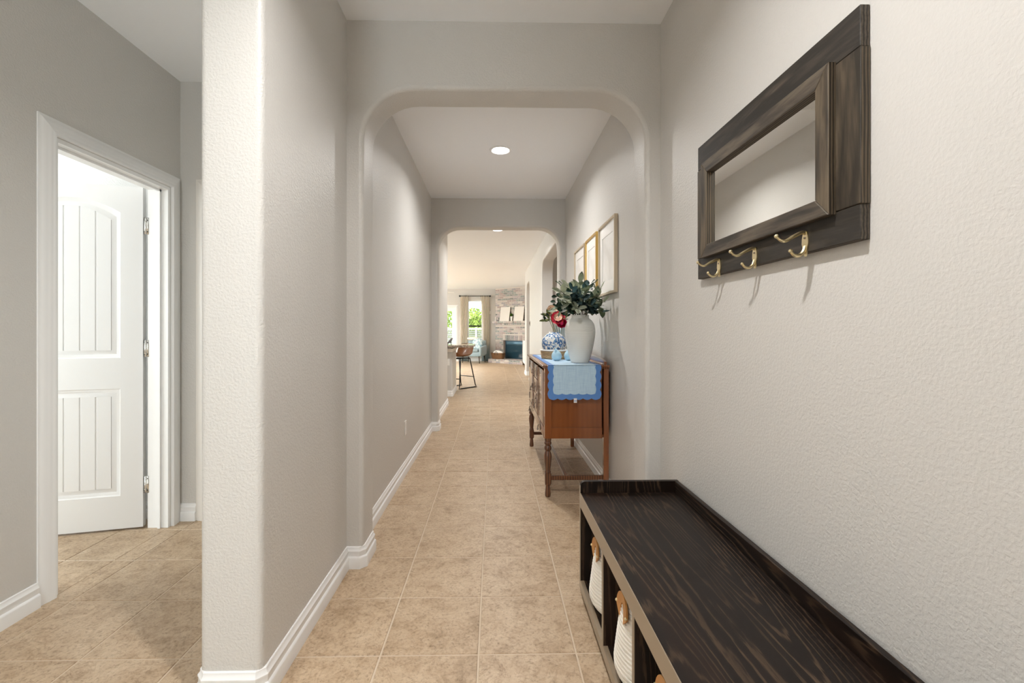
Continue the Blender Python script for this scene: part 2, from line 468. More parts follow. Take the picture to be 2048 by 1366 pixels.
arch_wall('wall_right', -1.72, 12.3, [(6.05, 8.0, 2.38), (10.72, 11.8, 2.36)], XR, XR + .2, 'y', 'long greige right wall with mirror, pictures and two arched openings')
# hall's left wall with its rounded end towards the entry
b = B().box(-.93, XL, 1.45, YK, 0, ZC)
b.bevel_where(lambda e: abs(e.verts[0].co.z - e.verts[1].co.z) > 1, .024, 5)
struct(b, 'wall_left', 'paint', 'greige hall wall with a bright rounded end beside the entry', 'wall')
def wall_holes(name, axis, lo, hi, t0, t1, holes, m='paint', label=None):
    """holes: (a0,a1,z0,z1) cut out of a straight wall"""
    b = B(); xs = sorted({lo, hi, *[h[0] for h in holes], *[h[1] for h in holes]})
    for a0, a1 in zip(xs, xs[1:]):
        zs = [0]
        for h in holes:
            if h[0] <= a0 and h[1] >= a1: zs += [h[2], h[3]]
        zs.append(ZC)
        for z0, z1 in zip(zs[::2], zs[1::2]):
            if z1 - z0 > 1e-4: b.box(a0, a1, t0, t1, z0, z1) if axis == 'x' else b.box(t0, t1, a0, a1, z0, z1)
    bmesh.ops.remove_doubles(b.bm, verts=b.bm.verts[:], dist=1e-5)
    return struct(b, name, m, label, 'wall')
DY0, DY1, DZ = 2.050, 2.772, 2.035            # door opening in the entry's left wall
wall_holes('wall_entry_left', 'y', -1.72, 2.98, XE - WT, XE, [(DY0, DY1, 0, DZ)], label='greige entry wall at far left around the white open door')
D2a, D2b = -1.77, -1.06
wall_holes('wall_entry_back', 'x', XE, -.93, 2.86, 2.98, [(D2a, D2b, 0, DZ)], label='narrow greige wall behind the column with cream door casing')
FX0, FX1, FZ0, FZ1 = -1.62, -.86, .06, 2.15   # front door light
wall_holes('wall_front', 'x', XE - WT, XR + .2, -1.72, -1.6, [(FX0, FX1, FZ0, FZ1)], label='greige front wall behind the entry')
wall_holes('wall_light_block', 'x', -.70, XR, -.45, -.33, [], label='added unseen greige wall behind the camera, shaping the entry daylight')  # added out of view to keep entry daylight off most of the arch face
# bedroom behind the open door
wall_holes('wall_bedroom_back', 'x', -4.3, XE - WT, 2.9, 3.02, [], 'paint_white', 'white textured bedroom wall behind the open door')
wall_holes('wall_bedroom_left', 'y', -.6, 2.9, -4.42, -4.3, [(.3, 2.1, .7, 2.2)], 'paint_white', 'white bedroom wall with a window')
wall_holes('wall_bedroom_front', 'x', -4.3, XE - WT, -.72, -.6, [], 'paint_white', 'white bedroom wall towards the street')
# kitchen and living room
wall_holes('wall_kitchen_front', 'x', -6.12, -.93, YK - .2, YK, [], label='greige kitchen wall behind the hall')
LWIN = [(8.2, 10.2, .9, 2.3), (11.2, 13.2, .5, 2.3), (14.2, 16.2, .5, 2.3)]
wall_holes('wall_living_left', 'y', YK, 17.32, -6.12, -6.0, LWIN, label='greige living room wall with three windows')
WX0, WX1, WZ0, WZ1 = -1.0, -.42, .42, 2.31
PX0, PX1, PZ1 = -2.36, -1.43, 2.05
wall_holes('wall_back', 'x', -6.0, 1.5, YW, YW + WT, [(PX0, PX1, 0, PZ1), (WX0, WX1, WZ0, WZ1)], label='far greige living room wall with curtained window')
wall_holes('wall_living_right', 'y', 12.3, YW, 1.36, 1.5, [], label='living room wall beside the brick fireplace')
wall_holes('wall_living_return', 'x', XR + .2, 4.12, 12.1, 12.3, [], label='short wall return behind the last arched opening')
wall_holes('wall_dining_right', 'y', 5.4, 12.1, 4.0, 4.12, [], label='dining room wall beyond the arched opening')
wall_holes('wall_dining_front', 'x', XR + .2, 4.0, 5.4, 5.52, [], label='dining room wall nearest the hall')
arch_wall('wall_dining_back', XR + .2, 4.0, [(1.25, 2.6, 2.25)], 9.2, 9.34, 'x', 'peach-lit wall with an arch inside the dining room')

# baseboards
def chamfer(path, c=.020):
    out = [path[0]]
    for a, p, q in zip(path, path[1:], path[2:]):
        d0 = Vector((p[0] - a[0], p[1] - a[1])).normalized(); d1 = Vector((q[0] - p[0], q[1] - p[1])).normalized()
        if d0.x * d1.y - d0.y * d1.x > .5:      # outer corner: turns left, room on the right
            out += [(p[0] - d0.x * c, p[1] - d0.y * c), (p[0] + d1.x * c, p[1] + d1.y * c)]
        else: out.append(p)
    return out + [path[-1]]
def bb(name, path, m='trim', label='white moulded baseboard'):
    path = chamfer(path)
    o = struct(sweep([(x, y, 0) for x, y in path], BASE, (0, 0, 1)), name, m); o['label'] = label; o['category'] = 'baseboard'
bb('baseboard_hall_left', [(-.93, 2.86), (-.93, 1.45), (XL, 1.45), (XL, YA), (-.65, YA), (-.65, YA2), (XL, YA2), (XL, YB), (-.655, YB), (-.655, YB2), (XL, YB2), (XL, YK), (-2.5, YK)], label='white moulded baseboard stepping round the left archway feet')
bb('baseboard_hall_right', [(XR + .2, 6.05), (XR, 6.05), (XR, YB2), (.778, YB2), (.778, YB), (XR, YB), (XR, YA2), (.762, YA2), (.762, YA), (XR, YA), (XR, -1.6)], label='white moulded baseboard along the right wall behind the buffet')
bb('baseboard_hall_right_far', [(XR + .2, 10.72), (XR, 10.72), (XR, 8.0), (XR + .2, 8.0)], label='white baseboard between the two right-hand arched openings')
bb('baseboard_hall_right_end', [(XR, 12.3), (XR, 11.8), (XR + .2, 11.8)], label='short white baseboard at the end of the right wall')
bb('baseboard_entry_left', [(XE, -1.6), (XE, DY0 - .077)], label='white baseboard ending at the open door casing')
bb('baseboard_entry_back', [(XE, 2.86), (D2a - .075, 2.86)], label='tiny white baseboard piece between two door casings')
bb('baseboard_bedroom', [(-4.3, 2.9), (XE - WT, 2.9)], label='white bedroom baseboard behind the open door')
bb('baseboard_living', [(PX1 + .08, YW), (.06, YW)], label='white baseboard under the curtained window')

# ------------------------------------------------------------------ doors
def casing(name, path, Nrm, m, label):
    t = thing(name, label, 'door casing', path[0], 0, None, 'structure')
    for q in sweep(path, CASE, Nrm, split=True): q.build('casing_board', m, t)
    return t
# casing around the open door: wall normal +x; profile grows away from the opening
e = .005
casing('trim_1', [(XE, DY1 + e, 0), (XE, DY1 + e, DZ + e), (XE, DY0 - e, DZ + e), (XE, DY0 - e, 0)], (1, 0, 0), 'trim', 'white moulded casing around the open white door')
casing('trim_2', [(D2a - .003, 2.86, 0), (D2a - .003, 2.86, DZ + e), (D2b + .003, 2.86, DZ + e), (D2b + .003, 2.86, 0)][::-1], (0, -1, 0), 'trim_cream', 'cream casing of the closed door behind the column')
# jamb lining of the open door
jb = thing('trim_3', 'white jamb lining inside the open doorway', 'door jamb', (XE - WT / 2, DY1, 0), 0, None, 'structure')
B().box(XE - WT, XE, DY1 - .018, DY1, 0, DZ).box(XE - .055, XE - .04, DY1 - .03, DY1 - .018, 0, DZ - .018).build('jamb_hinge_side', 'trim', jb)
B().box(XE - WT, XE, DY0, DY0 + .018, 0, DZ).box(XE - .055, XE - .04, DY0 + .018, DY0 + .03, 0, DZ - .018).build('jamb_latch_side', 'trim', jb)
B().box(XE - WT, XE, DY0 + .018, DY1 - .018, DZ - .018, DZ).box(XE - .055, XE - .04, DY0 + .018, DY1 - .018, DZ - .03, DZ - .018).build('jamb_head', 'trim', jb)

def panel_loop(x0, x1, z0, z1, arch, inset, n=14):
    x0 += inset; x1 -= inset; z0 += inset; z1 -= inset
    p = [(x0, z0), (x1, z0)]
    if arch <= 0: return p + [(x1, z1), (x0, z1)]
    for k in range(n + 1):
        x = x1 + (x0 - x1) * k / n; u = 2 * k / n - 1
        p.append((x, z1 - arch * u * u))
    return p
def panel_door(name, loc, rz, label, W=.705, Hh=2.015, hinge=True):
    """local: hinge edge at x=0, leaf along -x, visible face towards -y, bottom at z=.012"""
    t = thing(name, label, 'door', loc, rz, None, 'structure')
    zb, zt, th = .012, .012 + Hh, .035
    st = .113
    pans = [(-W + st, -st, .205, .835, 0), (-W + st, -st, 1.015, 1.945, .075)]
    fn = lambda a, b, tt: (a, tt, b)
    leaf = B(); leaf.prism([(-W, zb), (0, zb), (0, zt), (-W, zt)], fn, -th / 2, th / 2 - .012, [panel_loop(*p, 0) for p in pans])
    leaf.box(-W, 0, th / 2 - .012, th / 2, zb, zt)
    lo = leaf.build('door_leaf', 'door_white', t, world=False)
    for p in pans:
        mo = B(); y0 = -th / 2
        steps = [(0, y0), (.006, y0 + .004), (.012, y0 + .0045), (.020, y0 + .010), (.026, y0 + .010), (.046, y0 + .004)]
        rings = [[mo.bm.verts.new((a, y, b_)) for a, b_ in panel_loop(*p, ins)] for ins, y in steps]
        for r0, r1 in zip(rings, rings[1:]):
            for i in range(len(r0)):
                j = (i + 1) % len(r0); mo.bm.faces.new((r0[i], r0[j], r1[j], r1[i]))
        mp = mo.build('panel_moulding', 'door_white', t, world=False)
        x0, x1 = p[0] + .046, p[1] - .046; n = 5; g = .0018
        pk = B(); pk.prism(panel_loop(*p, .044), fn, y0 + .0075, y0 + .016); pk.build('panel_backing', 'door_white', t, world=False)
        for k in range(n):
            a0, a1 = x0 + (x1 - x0) * k / n, x0 + (x1 - x0) * (k + 1) / n
            a0 += g if k else 0; a1 -= g if k < n - 1 else 0
            def top(x):
                if p[4] <= 0: return p[3] - .046
                u = (x - (x0 + x1) / 2) / ((x1 - x0) / 2); return p[3] - .046 - p[4] * u * u
            poly = [(a0, p[2] + .046), (a1, p[2] + .046)] + [(a1 + (a0 - a1) * q / 4, top(a1 + (a0 - a1) * q / 4)) for q in range(5)]
            pb = B(); pb.prism(poly, fn, y0 + .004, y0 + .014)
            pb.bevel_where(lambda e: abs(e.verts[0].co.y - (y0 + .004)) < 1e-5 and abs(e.verts[1].co.y - (y0 + .004)) < 1e-5 and abs(e.verts[0].co.x - e.verts[1].co.x) < 1e-4, .003, 1)
            pb.build('panel_plank', 'door_white', t, world=False)
    if hinge:
        for hz in (.26, 1.07, 1.80):
            hb = B(); hb.tube([(.011, -.012, hz - .05), (.011, -.012, hz + .05)], .0055, 10)
            for k in (-.03, 0, .03): hb.tube([(.011, -.012, hz + k - .0012), (.011, -.012, hz + k + .0012)], .0066, 10)
            hb.box(.002, .010, -.0135, -.0105, hz - .05, hz + .05).box(.012, .03, -.0135, -.0105, hz - .05, hz + .05)
            ho = hb.build('hinge', 'chrome', t, world=False)
            sb = B()
            for k in (-.035, .035): sb.ball((.006, -.0138, hz + k), .003, 8, 5).ball((.022, -.0138, hz + k), .003, 8, 5)
            sb.build('hinge_screw', 'black_metal', ho, world=False)
    kb = B().ball((-W + .06, -.06, .95), .027, 16, 10).tube([(-W + .06, -.017, .95), (-W + .06, -.05, .95)], .011)
    kb.lathe([(.03, 0), (.03, .004), (.02, .008)], (0, 0, 0), 16)
    return t
panel_door('door_1', (XE - WT - .024, DY1 - .012, 0), math.radians(13.5), 'white two-panel plank door with arched top panel standing open')
t = panel_door('door_2', (D2b - .003, 2.90, 0), 0, 'closed white door mostly hidden behind the column', hinge=False)

# front door glazing behind the camera
fd = thing('window_1', 'tall front entry window behind the camera', 'window', ((FX0 + FX1) / 2, -1.66, FZ0), 0, None, 'structure')
def frame_rect(b, ax, a0, a1, z0, z1, t0, t1, wd):
    for q in ((a0, a1, z0, z0 + wd), (a0, a1, z1 - wd, z1), (a0, a0 + wd, z0 + wd, z1 - wd), (a1 - wd, a1, z0 + wd, z1 - wd)):
        if ax == 'x': b.box(q[0], q[1], t0, t1, q[2], q[3])
        else: b.box(t0, t1, q[0], q[1], q[2], q[3])
    return b
frame_rect(B(), 'x', FX0, FX1, FZ0, FZ1, -1.69, -1.63, .06).build('sash_frame', 'trim', fd)
B().box(FX0 + .06, FX1 - .06, -1.663, -1.657, FZ0 + .06, FZ1 - .06).build('pane', 'pane_glass', fd)
def day_light(name, loc, rot, sx, sy, watts, col=(1, 1, 1)):
    l = bpy.data.lights.new(name, 'AREA'); l.shape = 'RECTANGLE'; l.size = sx; l.size_y = sy; l.energy = watts; l.color = col
    o = bpy.data.objects.new(name, l); C.objects.link(o); o.location = loc; o.rotation_euler = rot
day_light('front_daylight', ((FX0 + FX1) / 2, -1.75, (FZ0 + FZ1) / 2), (PI / 2, 0, 0), FX1 - FX0, FZ1 - FZ0, DAY_W['front'], (.92, .97, 1))
day_light('bedroom_daylight', (-4.45, 1.2, 1.45), (PI / 2, 0, -PI / 2), 1.8, 1.5, DAY_W['bedroom'], (.97, .985, 1))
bw = thing('window_2', 'bedroom window on the white wall', 'window', (-4.36, 1.2, .7), 0, None, 'structure')
frame_rect(B(), 'y', .3, 2.1, .7, 2.2, -4.39, -4.33, .06).build('sash_frame', 'trim', bw)
B().box(-4.363, -4.357, .36, 2.04, .76, 2.14).build('pane', 'pane_glass', bw)
for i, (a0, a1, z0, z1) in enumerate(LWIN):
    lw = thing('window_%d' % (3 + i), 'side window of the living room, number %d from the kitchen' % (i + 1), 'window', (-6.06, (a0 + a1) / 2, z0), 0, None, 'structure')
    frame_rect(B(), 'y', a0, a1, z0, z1, -6.09, -6.03, .06).build('sash_frame', 'trim', lw)
    B().box(-6.063, -6.057, a0 + .06, a1 - .06, z0 + .06, z1 - .06).build('pane', 'pane_glass', lw)
    day_light('living_daylight', (-6.16, (a0 + a1) / 2, (z0 + z1) / 2), (PI / 2, 0, -PI / 2), a1 - a0, z1 - z0, DAY_W['living'], (1, .985, .96))

# far window in the back wall
wn = thing('window_6', 'tall narrow window between cream curtains showing green trees', 'window', ((WX0 + WX1) / 2, YW, WZ0), 0, None, 'structure')
frame_rect(B(), 'x', WX0, WX1, WZ0, WZ1, YW + .02, YW + .09, .05).build('window_frame', 'trim', wn)
B().box(WX0 + .05, WX1 - .05, YW + .03, YW + .08, 1.30, 1.35).build('meeting_rail', 'black_metal', wn)
B().box(WX0 + .05, WX1 - .05, YW + .053, YW + .057, 1.35, WZ1 - .05).build('pane', 'pane_glass', wn)
B().box(WX0 + .05, WX1 - .05, YW + .053, YW + .057, WZ0 + .05, 1.30).build('pane', 'pane_glass', wn)
B().box(WX0 - .06, WX1 + .06, YW - .05, YW, WZ0 - .03, WZ0, .004).build('window_sill', 'trim', wn)
# glazed patio door
pd = thing('door_3', 'white glazed patio door left of the curtained window', 'door', ((PX0 + PX1) / 2, YW, 0), 0, None, 'structure')
b = B(); frame_rect(b, 'x', PX0 + .03, PX1 - .03, .01, PZ1 - .03, YW + .03, YW + .075, .125); b.box(PX0 + .15, PX1 - .15, YW + .03, YW + .075, .13, .28); b.build('door_leaf', 'door_white', pd)
B().box(PX0 + .155, PX1 - .155, YW + .05, YW + .056, .28, PZ1 - .155).build('pane', 'pane_glass', pd)
B().box(PX0 + .155, PX1 - .155, YW + .044, YW + .062, 1.17, 1.195).build('glazing_bar', 'door_white', pd)
frame_rect(B(), 'x', PX0, PX1, 0, PZ1, YW + .0, YW + .1, .03).build('door_frame', 'trim', pd)
casing('trim_4', [(PX0 - .003, YW, 0), (PX0 - .003, YW, PZ1 + e), (PX1 + .003, YW, PZ1 + e), (PX1 + .003, YW, 0)][::-1], (0, -1, 0), 'trim', 'white casing around the glazed patio door')

# ------------------------------------------------------------------ recessed ceiling lamps
def can(x, y, watts, label, warm=(1, .985, .965), sz=.075):
    t = thing('recessed_light', label, 'ceiling light', (x, y, ZC), 0, 'recessed ceiling lights')
    B().lathe([(sz + .018, 0), (sz + .016, -.006), (sz + .004, -.009), (sz - .004, -.004), (sz - .004, 0)], (x, y, ZC), 32).build('trim_ring', 'trim', t)
    B().lathe([(sz - .004, -.003), (.04, -.004), (0, -.0045)], (x, y, ZC), 32).build('lens', 'lens', t)
    l = bpy.data.lights.new('recessed_lamp', 'AREA'); l.shape = 'DISK'; l.size = sz * 1.2; l.spread = math.radians(150); l.energy = watts; l.color = warm
    lo = bpy.data.objects.new('recessed_lamp', l); C.objects.link(lo); lo.parent = t; lo.location = (0, 0, -.014)
can(-.09, .84, CAN_W['foyer'], 'recessed ceiling lamp over the bench, above the camera')
can(.056, 3.89, CAN_W['hall'], 'round lit recessed lamp in the ceiling between the two archways')
can(.055, 6.99, CAN_W['mid'], 'lit recessed lamp just beyond the far archway')
can(-1.42, -.2, CAN_W['foyer'] * .6, 'recessed ceiling lamp in the entry by the left wall')
for x, y, lb in ((-3.0, 9.2, 'recessed ceiling lamp over the kitchen end of the breakfast bar'), (-3.0, 12.4, 'recessed ceiling lamp beside the ceiling fan, kitchen side'), (-2.9, 15.2, 'recessed ceiling lamp in front of the patio door')): can(x, y, CAN_W['kitchen'], lb)
can(2.2, 7.2, CAN_W['side'], 'recessed ceiling lamp in the dining room')
can(1.9, 11.1, CAN_W['side'] * .7, 'recessed ceiling lamp in the passage behind the last opening')

# ------------------------------------------------------------------ storage bench
BX0, BX1, BY0, BY1 = .385, .825, .50, 2.035
bench = thing('storage_bench', 'dark espresso cubby bench with raised back rim along right wall', 'bench', ((BX0 + BX1) / 2, (BY0 + BY1) / 2, 0))
BT = .456
B().box(BX0, BX1 - .018, BY0 + .02, BY1 - .02, BT - .03, BT, .0015, 1).build('seat_board', 'espresso_top', bench)
B().box(BX0 - .002, BX0 + .016, BY0 + .02, BY1 - .02, BT - .062, BT - .001, .001, 1).build('front_rail', 'espresso_edge_sheen', bench)
for y0, y1 in ((BY1 - .02, BY1), (BY0, BY0 + .02)):
    b = B(); r = .02
    poly = [(BX0, .03), (BX1, .03), (BX1, BT + .05)] + [(BX0 + r - r * math.sin(t), BT + .05 - r + r * math.cos(t)) for t in [PI / 2 * k / 5 for k in range(6)]]
    b.prism(poly, lambda a, z, tt: (a, tt, z), y0, y1); b.build('end_panel', 'espresso_upright', bench)
    B().box(BX0 - .0015, BX0 + .0005, y0 + .0005, y1 - .0005, .03, BT + .03).build('edge_band', 'espresso_edge_sheen', bench)
B().box(BX1 - .018, BX1, BY0 + .02, BY1 - .02, .05, BT + .05, .0015, 1).build('back_panel', 'espresso_top', bench)
B().box(BX0, BX1 - .018, BY0 + .02, BY1 - .02, .045, .066).build('bottom_shelf', 'espresso_top', bench)
B().box(BX0 - .002, BX0 + .016, BY0 + .02, BY1 - .02, .030, .067, .001, 1).build('bottom_rail', 'espresso_edge_sheen', bench)
DIV = [1.605, 1.250, .895]
for y in DIV:
    B().box(BX0 + .001, BX1 - .018, y - .009, y + .009, .066, BT - .03).build('divider', 'espresso_upright', bench)
    B().box(BX0 - .0012, BX0 + .001, y - .009, y + .009, .067, BT - .062).build('edge_band', 'espresso_edge_sheen', bench)
for x in (BX0 + .035, BX1 - .04):
    for y in (BY0 + .03, BY1 - .03): B().lathe([(0, 0), (.017, 0), (.02, .03), (0, .03)], (x, y, 0), 12).build('foot', 'black_metal', bench)

# ------------------------------------------------------------------ rope baskets in the cubbies
def rope_basket(y, label):
    c = (.532, y, .0665)
    t = thing('rope_basket', label, 'basket', c, 0, 'white rope baskets in the bench cubbies')
    prof = [(0, .004)]; nco = 22; hh = .275
    prof.append((.10, .002))
    for k in range(nco):
        z0, z1 = .004 + hh * k / nco, .004 + hh * (k + 1) / nco
        def R(z):
            u = z / hh; base = .152 - .034 * u ** 1.3
            if u < .22: base -= .045 * ((.22 - u) / .22) ** 2
            return base
        zm = (z0 + z1) / 2
        prof += [(R(z0) - .003, z0), (R(zm) + .002, zm - .003), (R(zm) + .002, zm + .003)]
    rt = R(hh) - .003
    prof += [(rt, hh + .004), (rt - .01, hh + .006), (rt - .014, hh - .004), (.135, .06), (.11, .016), (0, .014)]
    B().lathe(prof, (0, 0, 0), 40).build('coil_body', 'rope_white', t, world=False, ang=50)
    for sx in (-1, 1):
        b = B(); pts = []
        for k in range(15):
            a = PI * k / 14
            pts.append((sx * (.128 - .004 * math.sin(a)), -.052 * math.cos(a), hh - .055 + .056 * math.sin(a)))
        # flat leather strap
        rows = [[b.bm.verts.new((p[0] + dx, p[1] * sc, p[2] + dz)) for dx, sc, dz in ((-.003, .40, -.024), (.003, .40, -.024), (.003, 1.05, .006), (-.003, 1.05, .006))] for p in pts]
        for r0, r1 in zip(rows, rows[1:]):
            for k in range(4): b.bm.faces.new((r0[k], r0[(k + 1) % 4], r1[(k + 1) % 4], r1[k]))
        b.bm.faces.new(rows[0]); b.bm.faces.new(rows[-1][::-1])
        h = b.build('leather_handle', 'tan_leather', t, world=False, ang=60)
        for p in (pts[1], pts[-2]): B().ball((p[0] + sx * .004, p[1], p[2]), .005, 8, 6).build('rivet', 'brass', h, world=False)
rope_basket(1.81, 'white rope basket in the far cubby next to the bench end')
rope_basket(1.43, 'white rope basket with tan leather handle in the second cubby')
rope_basket(1.073, 'white rope basket in the third cubby at bottom edge')

# ------------------------------------------------------------------ reclaimed-wood mirror with coat hooks
MY0, MY1, MZ0, MZ1 = .995, 1.805, 1.382, 1.906
mr_ = thing('wall_mirror', 'reclaimed dark wood mirror with three brass coat hooks', 'mirror', (XR, (MY0 + MY1) / 2, MZ0))
xb0, xb1 = XR - .023, XR - .001
ZP0, ZP1 = 1.462, 1.812
B().box(xb0, xb1, MY0 + .002, MY1 - .002, ZP1 + .001, MZ1, .0015, 1).build('plank', 'barn_wood', mr_)
B().box(xb0, xb1, MY0 + .002, MY1 - .002, MZ0, ZP0 - .001, .0015, 1).build('plank', 'barn_wood', mr_)
B().box(xb0 - .001, xb1, MY0, MY0 + .11, ZP0, ZP1, .0015, 1).build('plank', 'barn_wood_upright', mr_)
B().box(xb0 - .001, xb1, MY1 - .075, MY1, ZP0, ZP1, .0015, 1).build('plank', 'barn_wood_upright', mr_)
FY0, FY1, FZ0_, FZ1_ = 1.068, 1.735, 1.455, 1.818
fw = .046; xf0 = xb0 - .020
def rail(p, name, m):
    b = B(); b.prism(p, lambda a, z, t: (t, a, z), xf0, xb0 - .0005)
    b.bevel_where(lambda e: abs(e.verts[0].co.x - xf0) < 1e-5 and abs(e.verts[1].co.x - xf0) < 1e-5, .002, 1)
    return b.build(name, m, mr_)
g = .0006
rail([(FY0, FZ0_), (FY1, FZ0_), (FY1 - fw, FZ0_ + fw - g), (FY0 + fw, FZ0_ + fw - g)], 'frame_rail', 'barn_wood')
rail([(FY0, FZ1_), (FY1, FZ1_), (FY1 - fw, FZ1_ - fw + g), (FY0 + fw, FZ1_ - fw + g)], 'frame_rail', 'barn_wood')
rail([(FY0, FZ0_ + g), (FY0 + fw - g, FZ0_ + fw), (FY0 + fw - g, FZ1_ - fw), (FY0, FZ1_ - g)], 'frame_rail', 'barn_wood_upright')
rail([(FY1, FZ0_ + g), (FY1 - fw + g, FZ0_ + fw), (FY1 - fw + g, FZ1_ - fw), (FY1, FZ1_ - g)], 'frame_rail', 'barn_wood_upright')
B().box(xb0 - .003, xb1, FY0 + .03, FY1 - .03, FZ0_ + .03, FZ1_ - .03).build('mirror_glass', 'mirror', mr_)
def spline(pts, n=6):
    out = []; P_ = [Vector(p) for p in pts]; P_ = [P_[0]] + P_ + [P_[-1]]
    for i in range(1, len(P_) - 2):
        for k in range(n):
            t = k / n; a, b_, c, d = P_[i - 1:i + 3]
            out.append(.5 * ((2 * b_) + (c - a) * t + (2 * a - 5 * b_ + 4 * c - d) * t * t + (3 * b_ - a - 3 * c + d) * t ** 3))
    return out + [P_[-2]]
for y in (1.172, 1.402, 1.628):
    pl = B(); poly = [(math.copysign(abs(math.cos(a)) ** .8, math.cos(a)) * (.0105 - .004 * math.sin(a)) * -1, 1.405 + .034 * math.sin(a)) for a in [2 * PI * k / 18 for k in range(18)]]
    poly = [((.0125 if z > 1.40 else .0085) * math.cos(a), z) for (q, z), a in zip(poly, [2 * PI * k / 18 for k in range(18)])]
    pl.prism([(y + a, z) for a, z in poly], lambda a, z, t: (t, a, z), xb0 - .004, xb0 - .0002)
    hk = pl.build('coat_hook', 'brass', mr_)
    up = spline([(xb0 - .002, y, 1.432), (xb0 - .012, y, 1.434), (xb0 - .034, y, 1.424), (xb0 - .055, y, 1.412), (xb0 - .068, y, 1.414), (xb0 - .079, y, 1.424)])
    rr_ = [.0052 - .0018 * k / len(up) for k in range(len(up))]; rr_[-3:] = [.0042, .0048, .0045]
    B().tube(up, rr_, 10).ball(up[-1], .0056, 10, 8).build('upper_prong', 'brass', hk)
    dn = spline([(xb0 - .002, y, 1.398), (xb0 - .008, y, 1.384), (xb0 - .020, y, 1.374), (xb0 - .033, y, 1.376), (xb0 - .042, y, 1.386)])
    B().tube(dn, [.0055 - .0018 * k / len(dn) for k in range(len(dn))], 10).ball(dn[-1], .0052, 10, 8).build('lower_prong', 'brass', hk)
    B().ball((xb0 - .0045, y, 1.420), .003, 8, 6).ball((xb0 - .0045, y, 1.396), .003, 8, 6).build('screw', 'plastic_dark', hk)

# ------------------------------------------------------------------ framed pictures
m = mat('print_paper', (.86, .855, .84), .5, coat=.6)
v = coords(m, 'obj')
L(m, ramp(m, nz(m, v, 5, 3, .5, .5), [(.35, (.72, .71, .69)), (.55, (.87, .865, .85))]), P(m).inputs['Base Color'])
def picture(y0, y1, fm, label, z0=1.437, z1=1.968):
    t = thing('framed_picture', label, 'picture', (XR, (y0 + y1) / 2, z0), 0, 'framed prints above the buffet')
    fw = .016; x0, x1 = XR - .026, XR - .002
    for q in ((y0, y1, z0, z0 + fw), (y0, y1, z1 - fw, z1), (y0, y0 + fw, z0 + fw, z1 - fw), (y1 - fw, y1, z0 + fw, z1 - fw)):
        B().box(x0, x1, q[0], q[1], q[2], q[3], .001, 1).build('frame_rail', fm, t)
    b = B(); b.prism([(y0 + fw, z0 + fw), (y1 - fw, z0 + fw), (y1 - fw, z1 - fw), (y0 + fw, z1 - fw)], lambda a, z, tt: (tt, a, z), x1 - .012, x1 - .009,
                     [[(y0 + .09, z0 + .1), (y1 - .09, z0 + .1), (y1 - .09, z1 - .1), (y0 + .09, z1 - .1)]]); b.build('mat_board', 'mat_board', t)
    B().box(x1 - .009, x1 - .002, y0 + fw, y1 - fw, z0 + fw, z1 - fw).build('print', 'print_paper', t)
picture(3.055, 3.535, 'champagne', 'pale framed print nearest the camera, champagne frame above the buffet')
picture(3.615, 4.045, 'gold', 'middle of the three framed prints, gold frame above the buffet')
picture(4.10, 4.60, 'champagne', 'farthest of the three framed prints above the buffet')

# ------------------------------------------------------------------ buffet
UX0, UX1, UY0, UY1 = .358, .812, 3.195, 4.635
ZB, ZT = .415, .905
bf = thing('buffet_sideboard', 'antique brown wooden buffet on turned legs against right wall', 'sideboard', ((UX0 + UX1) / 2, (UY0 + UY1) / 2, 0))
ps = .048                                                # corner post
def framed_end(y, s):
    yo = y; B().box(UX0 + ps, UX1 - ps, min(yo, yo + s * .018), max(yo, yo + s * .018), ZB, ZB + .075).build('end_rail', 'buffet_wood', bf)
    B().box(UX0 + ps, UX1 - ps, min(yo, yo + s * .018), max(yo, yo + s * .018), ZT - .075, ZT).build('end_rail', 'buffet_wood', bf)
    B().box(UX0 + ps, UX1 - ps, min(yo + s * .012, yo + s * .02), max(yo + s * .012, yo + s * .02), ZB + .075, ZT - .075).build('end_panel', 'buffet_wood', bf)
framed_end(UY0 + .004, 1); framed_end(UY1 - .004, -1)
B().box(UX0 + .02, UX1 - .02, UY0 + .03, UY1 - .03, ZB, ZB + .02).build('bottom_board', 'buffet_wood', bf)
B().box(UX1 - .03, UX1 - .022, UY0 + ps, UY1 - ps, ZB, ZT).build('back_board', 'buffet_wood', bf)
# top with moulded edge
b = B()
for (o_, z0, z1) in ((.004, ZT, ZT + .008), (.012, ZT + .008, ZT + .016), (.018, ZT + .016, ZT + .028)):
    b.box(UX0 - o_, UX1 + .0, UY0 - o_, UY1 + o_, z0, z1, .003, 2)
b.build('top_board', 'buffet_wood_top', bf)
TZ = ZT + .028
gb = B(); n = 18
poly = [(UY0 + .02, TZ), (UY1 - .02, TZ)] + [(UY1 - .02 + (UY0 - UY1 + .04) * k / n, TZ + .022 + .028 * math.sin(PI * k / n) ** .6) for k in range(n + 1)]
gb.prism(poly, lambda a, z, t: (t, a, z), UX1 - .03, UX1 - .012); gb.build('back_gallery', 'buffet_wood', bf)
LEGP = [(.016, 0), (.020, .006), (.021, .02), (.017, .06), (.015, .078), (.021, .085), (.021, .092)]
LEGU = [(.021, .17), (.022, .176), (.018, .184), (.019, .20), (.026, .26), (.028, .285), (.024, .31), (.017, .325), (.023, .332), (.026, .345), (.023, .358), (.017, .364), (.025, .374), (.026, .384), (.020, .392), (.024, .40), (.024, .416)]
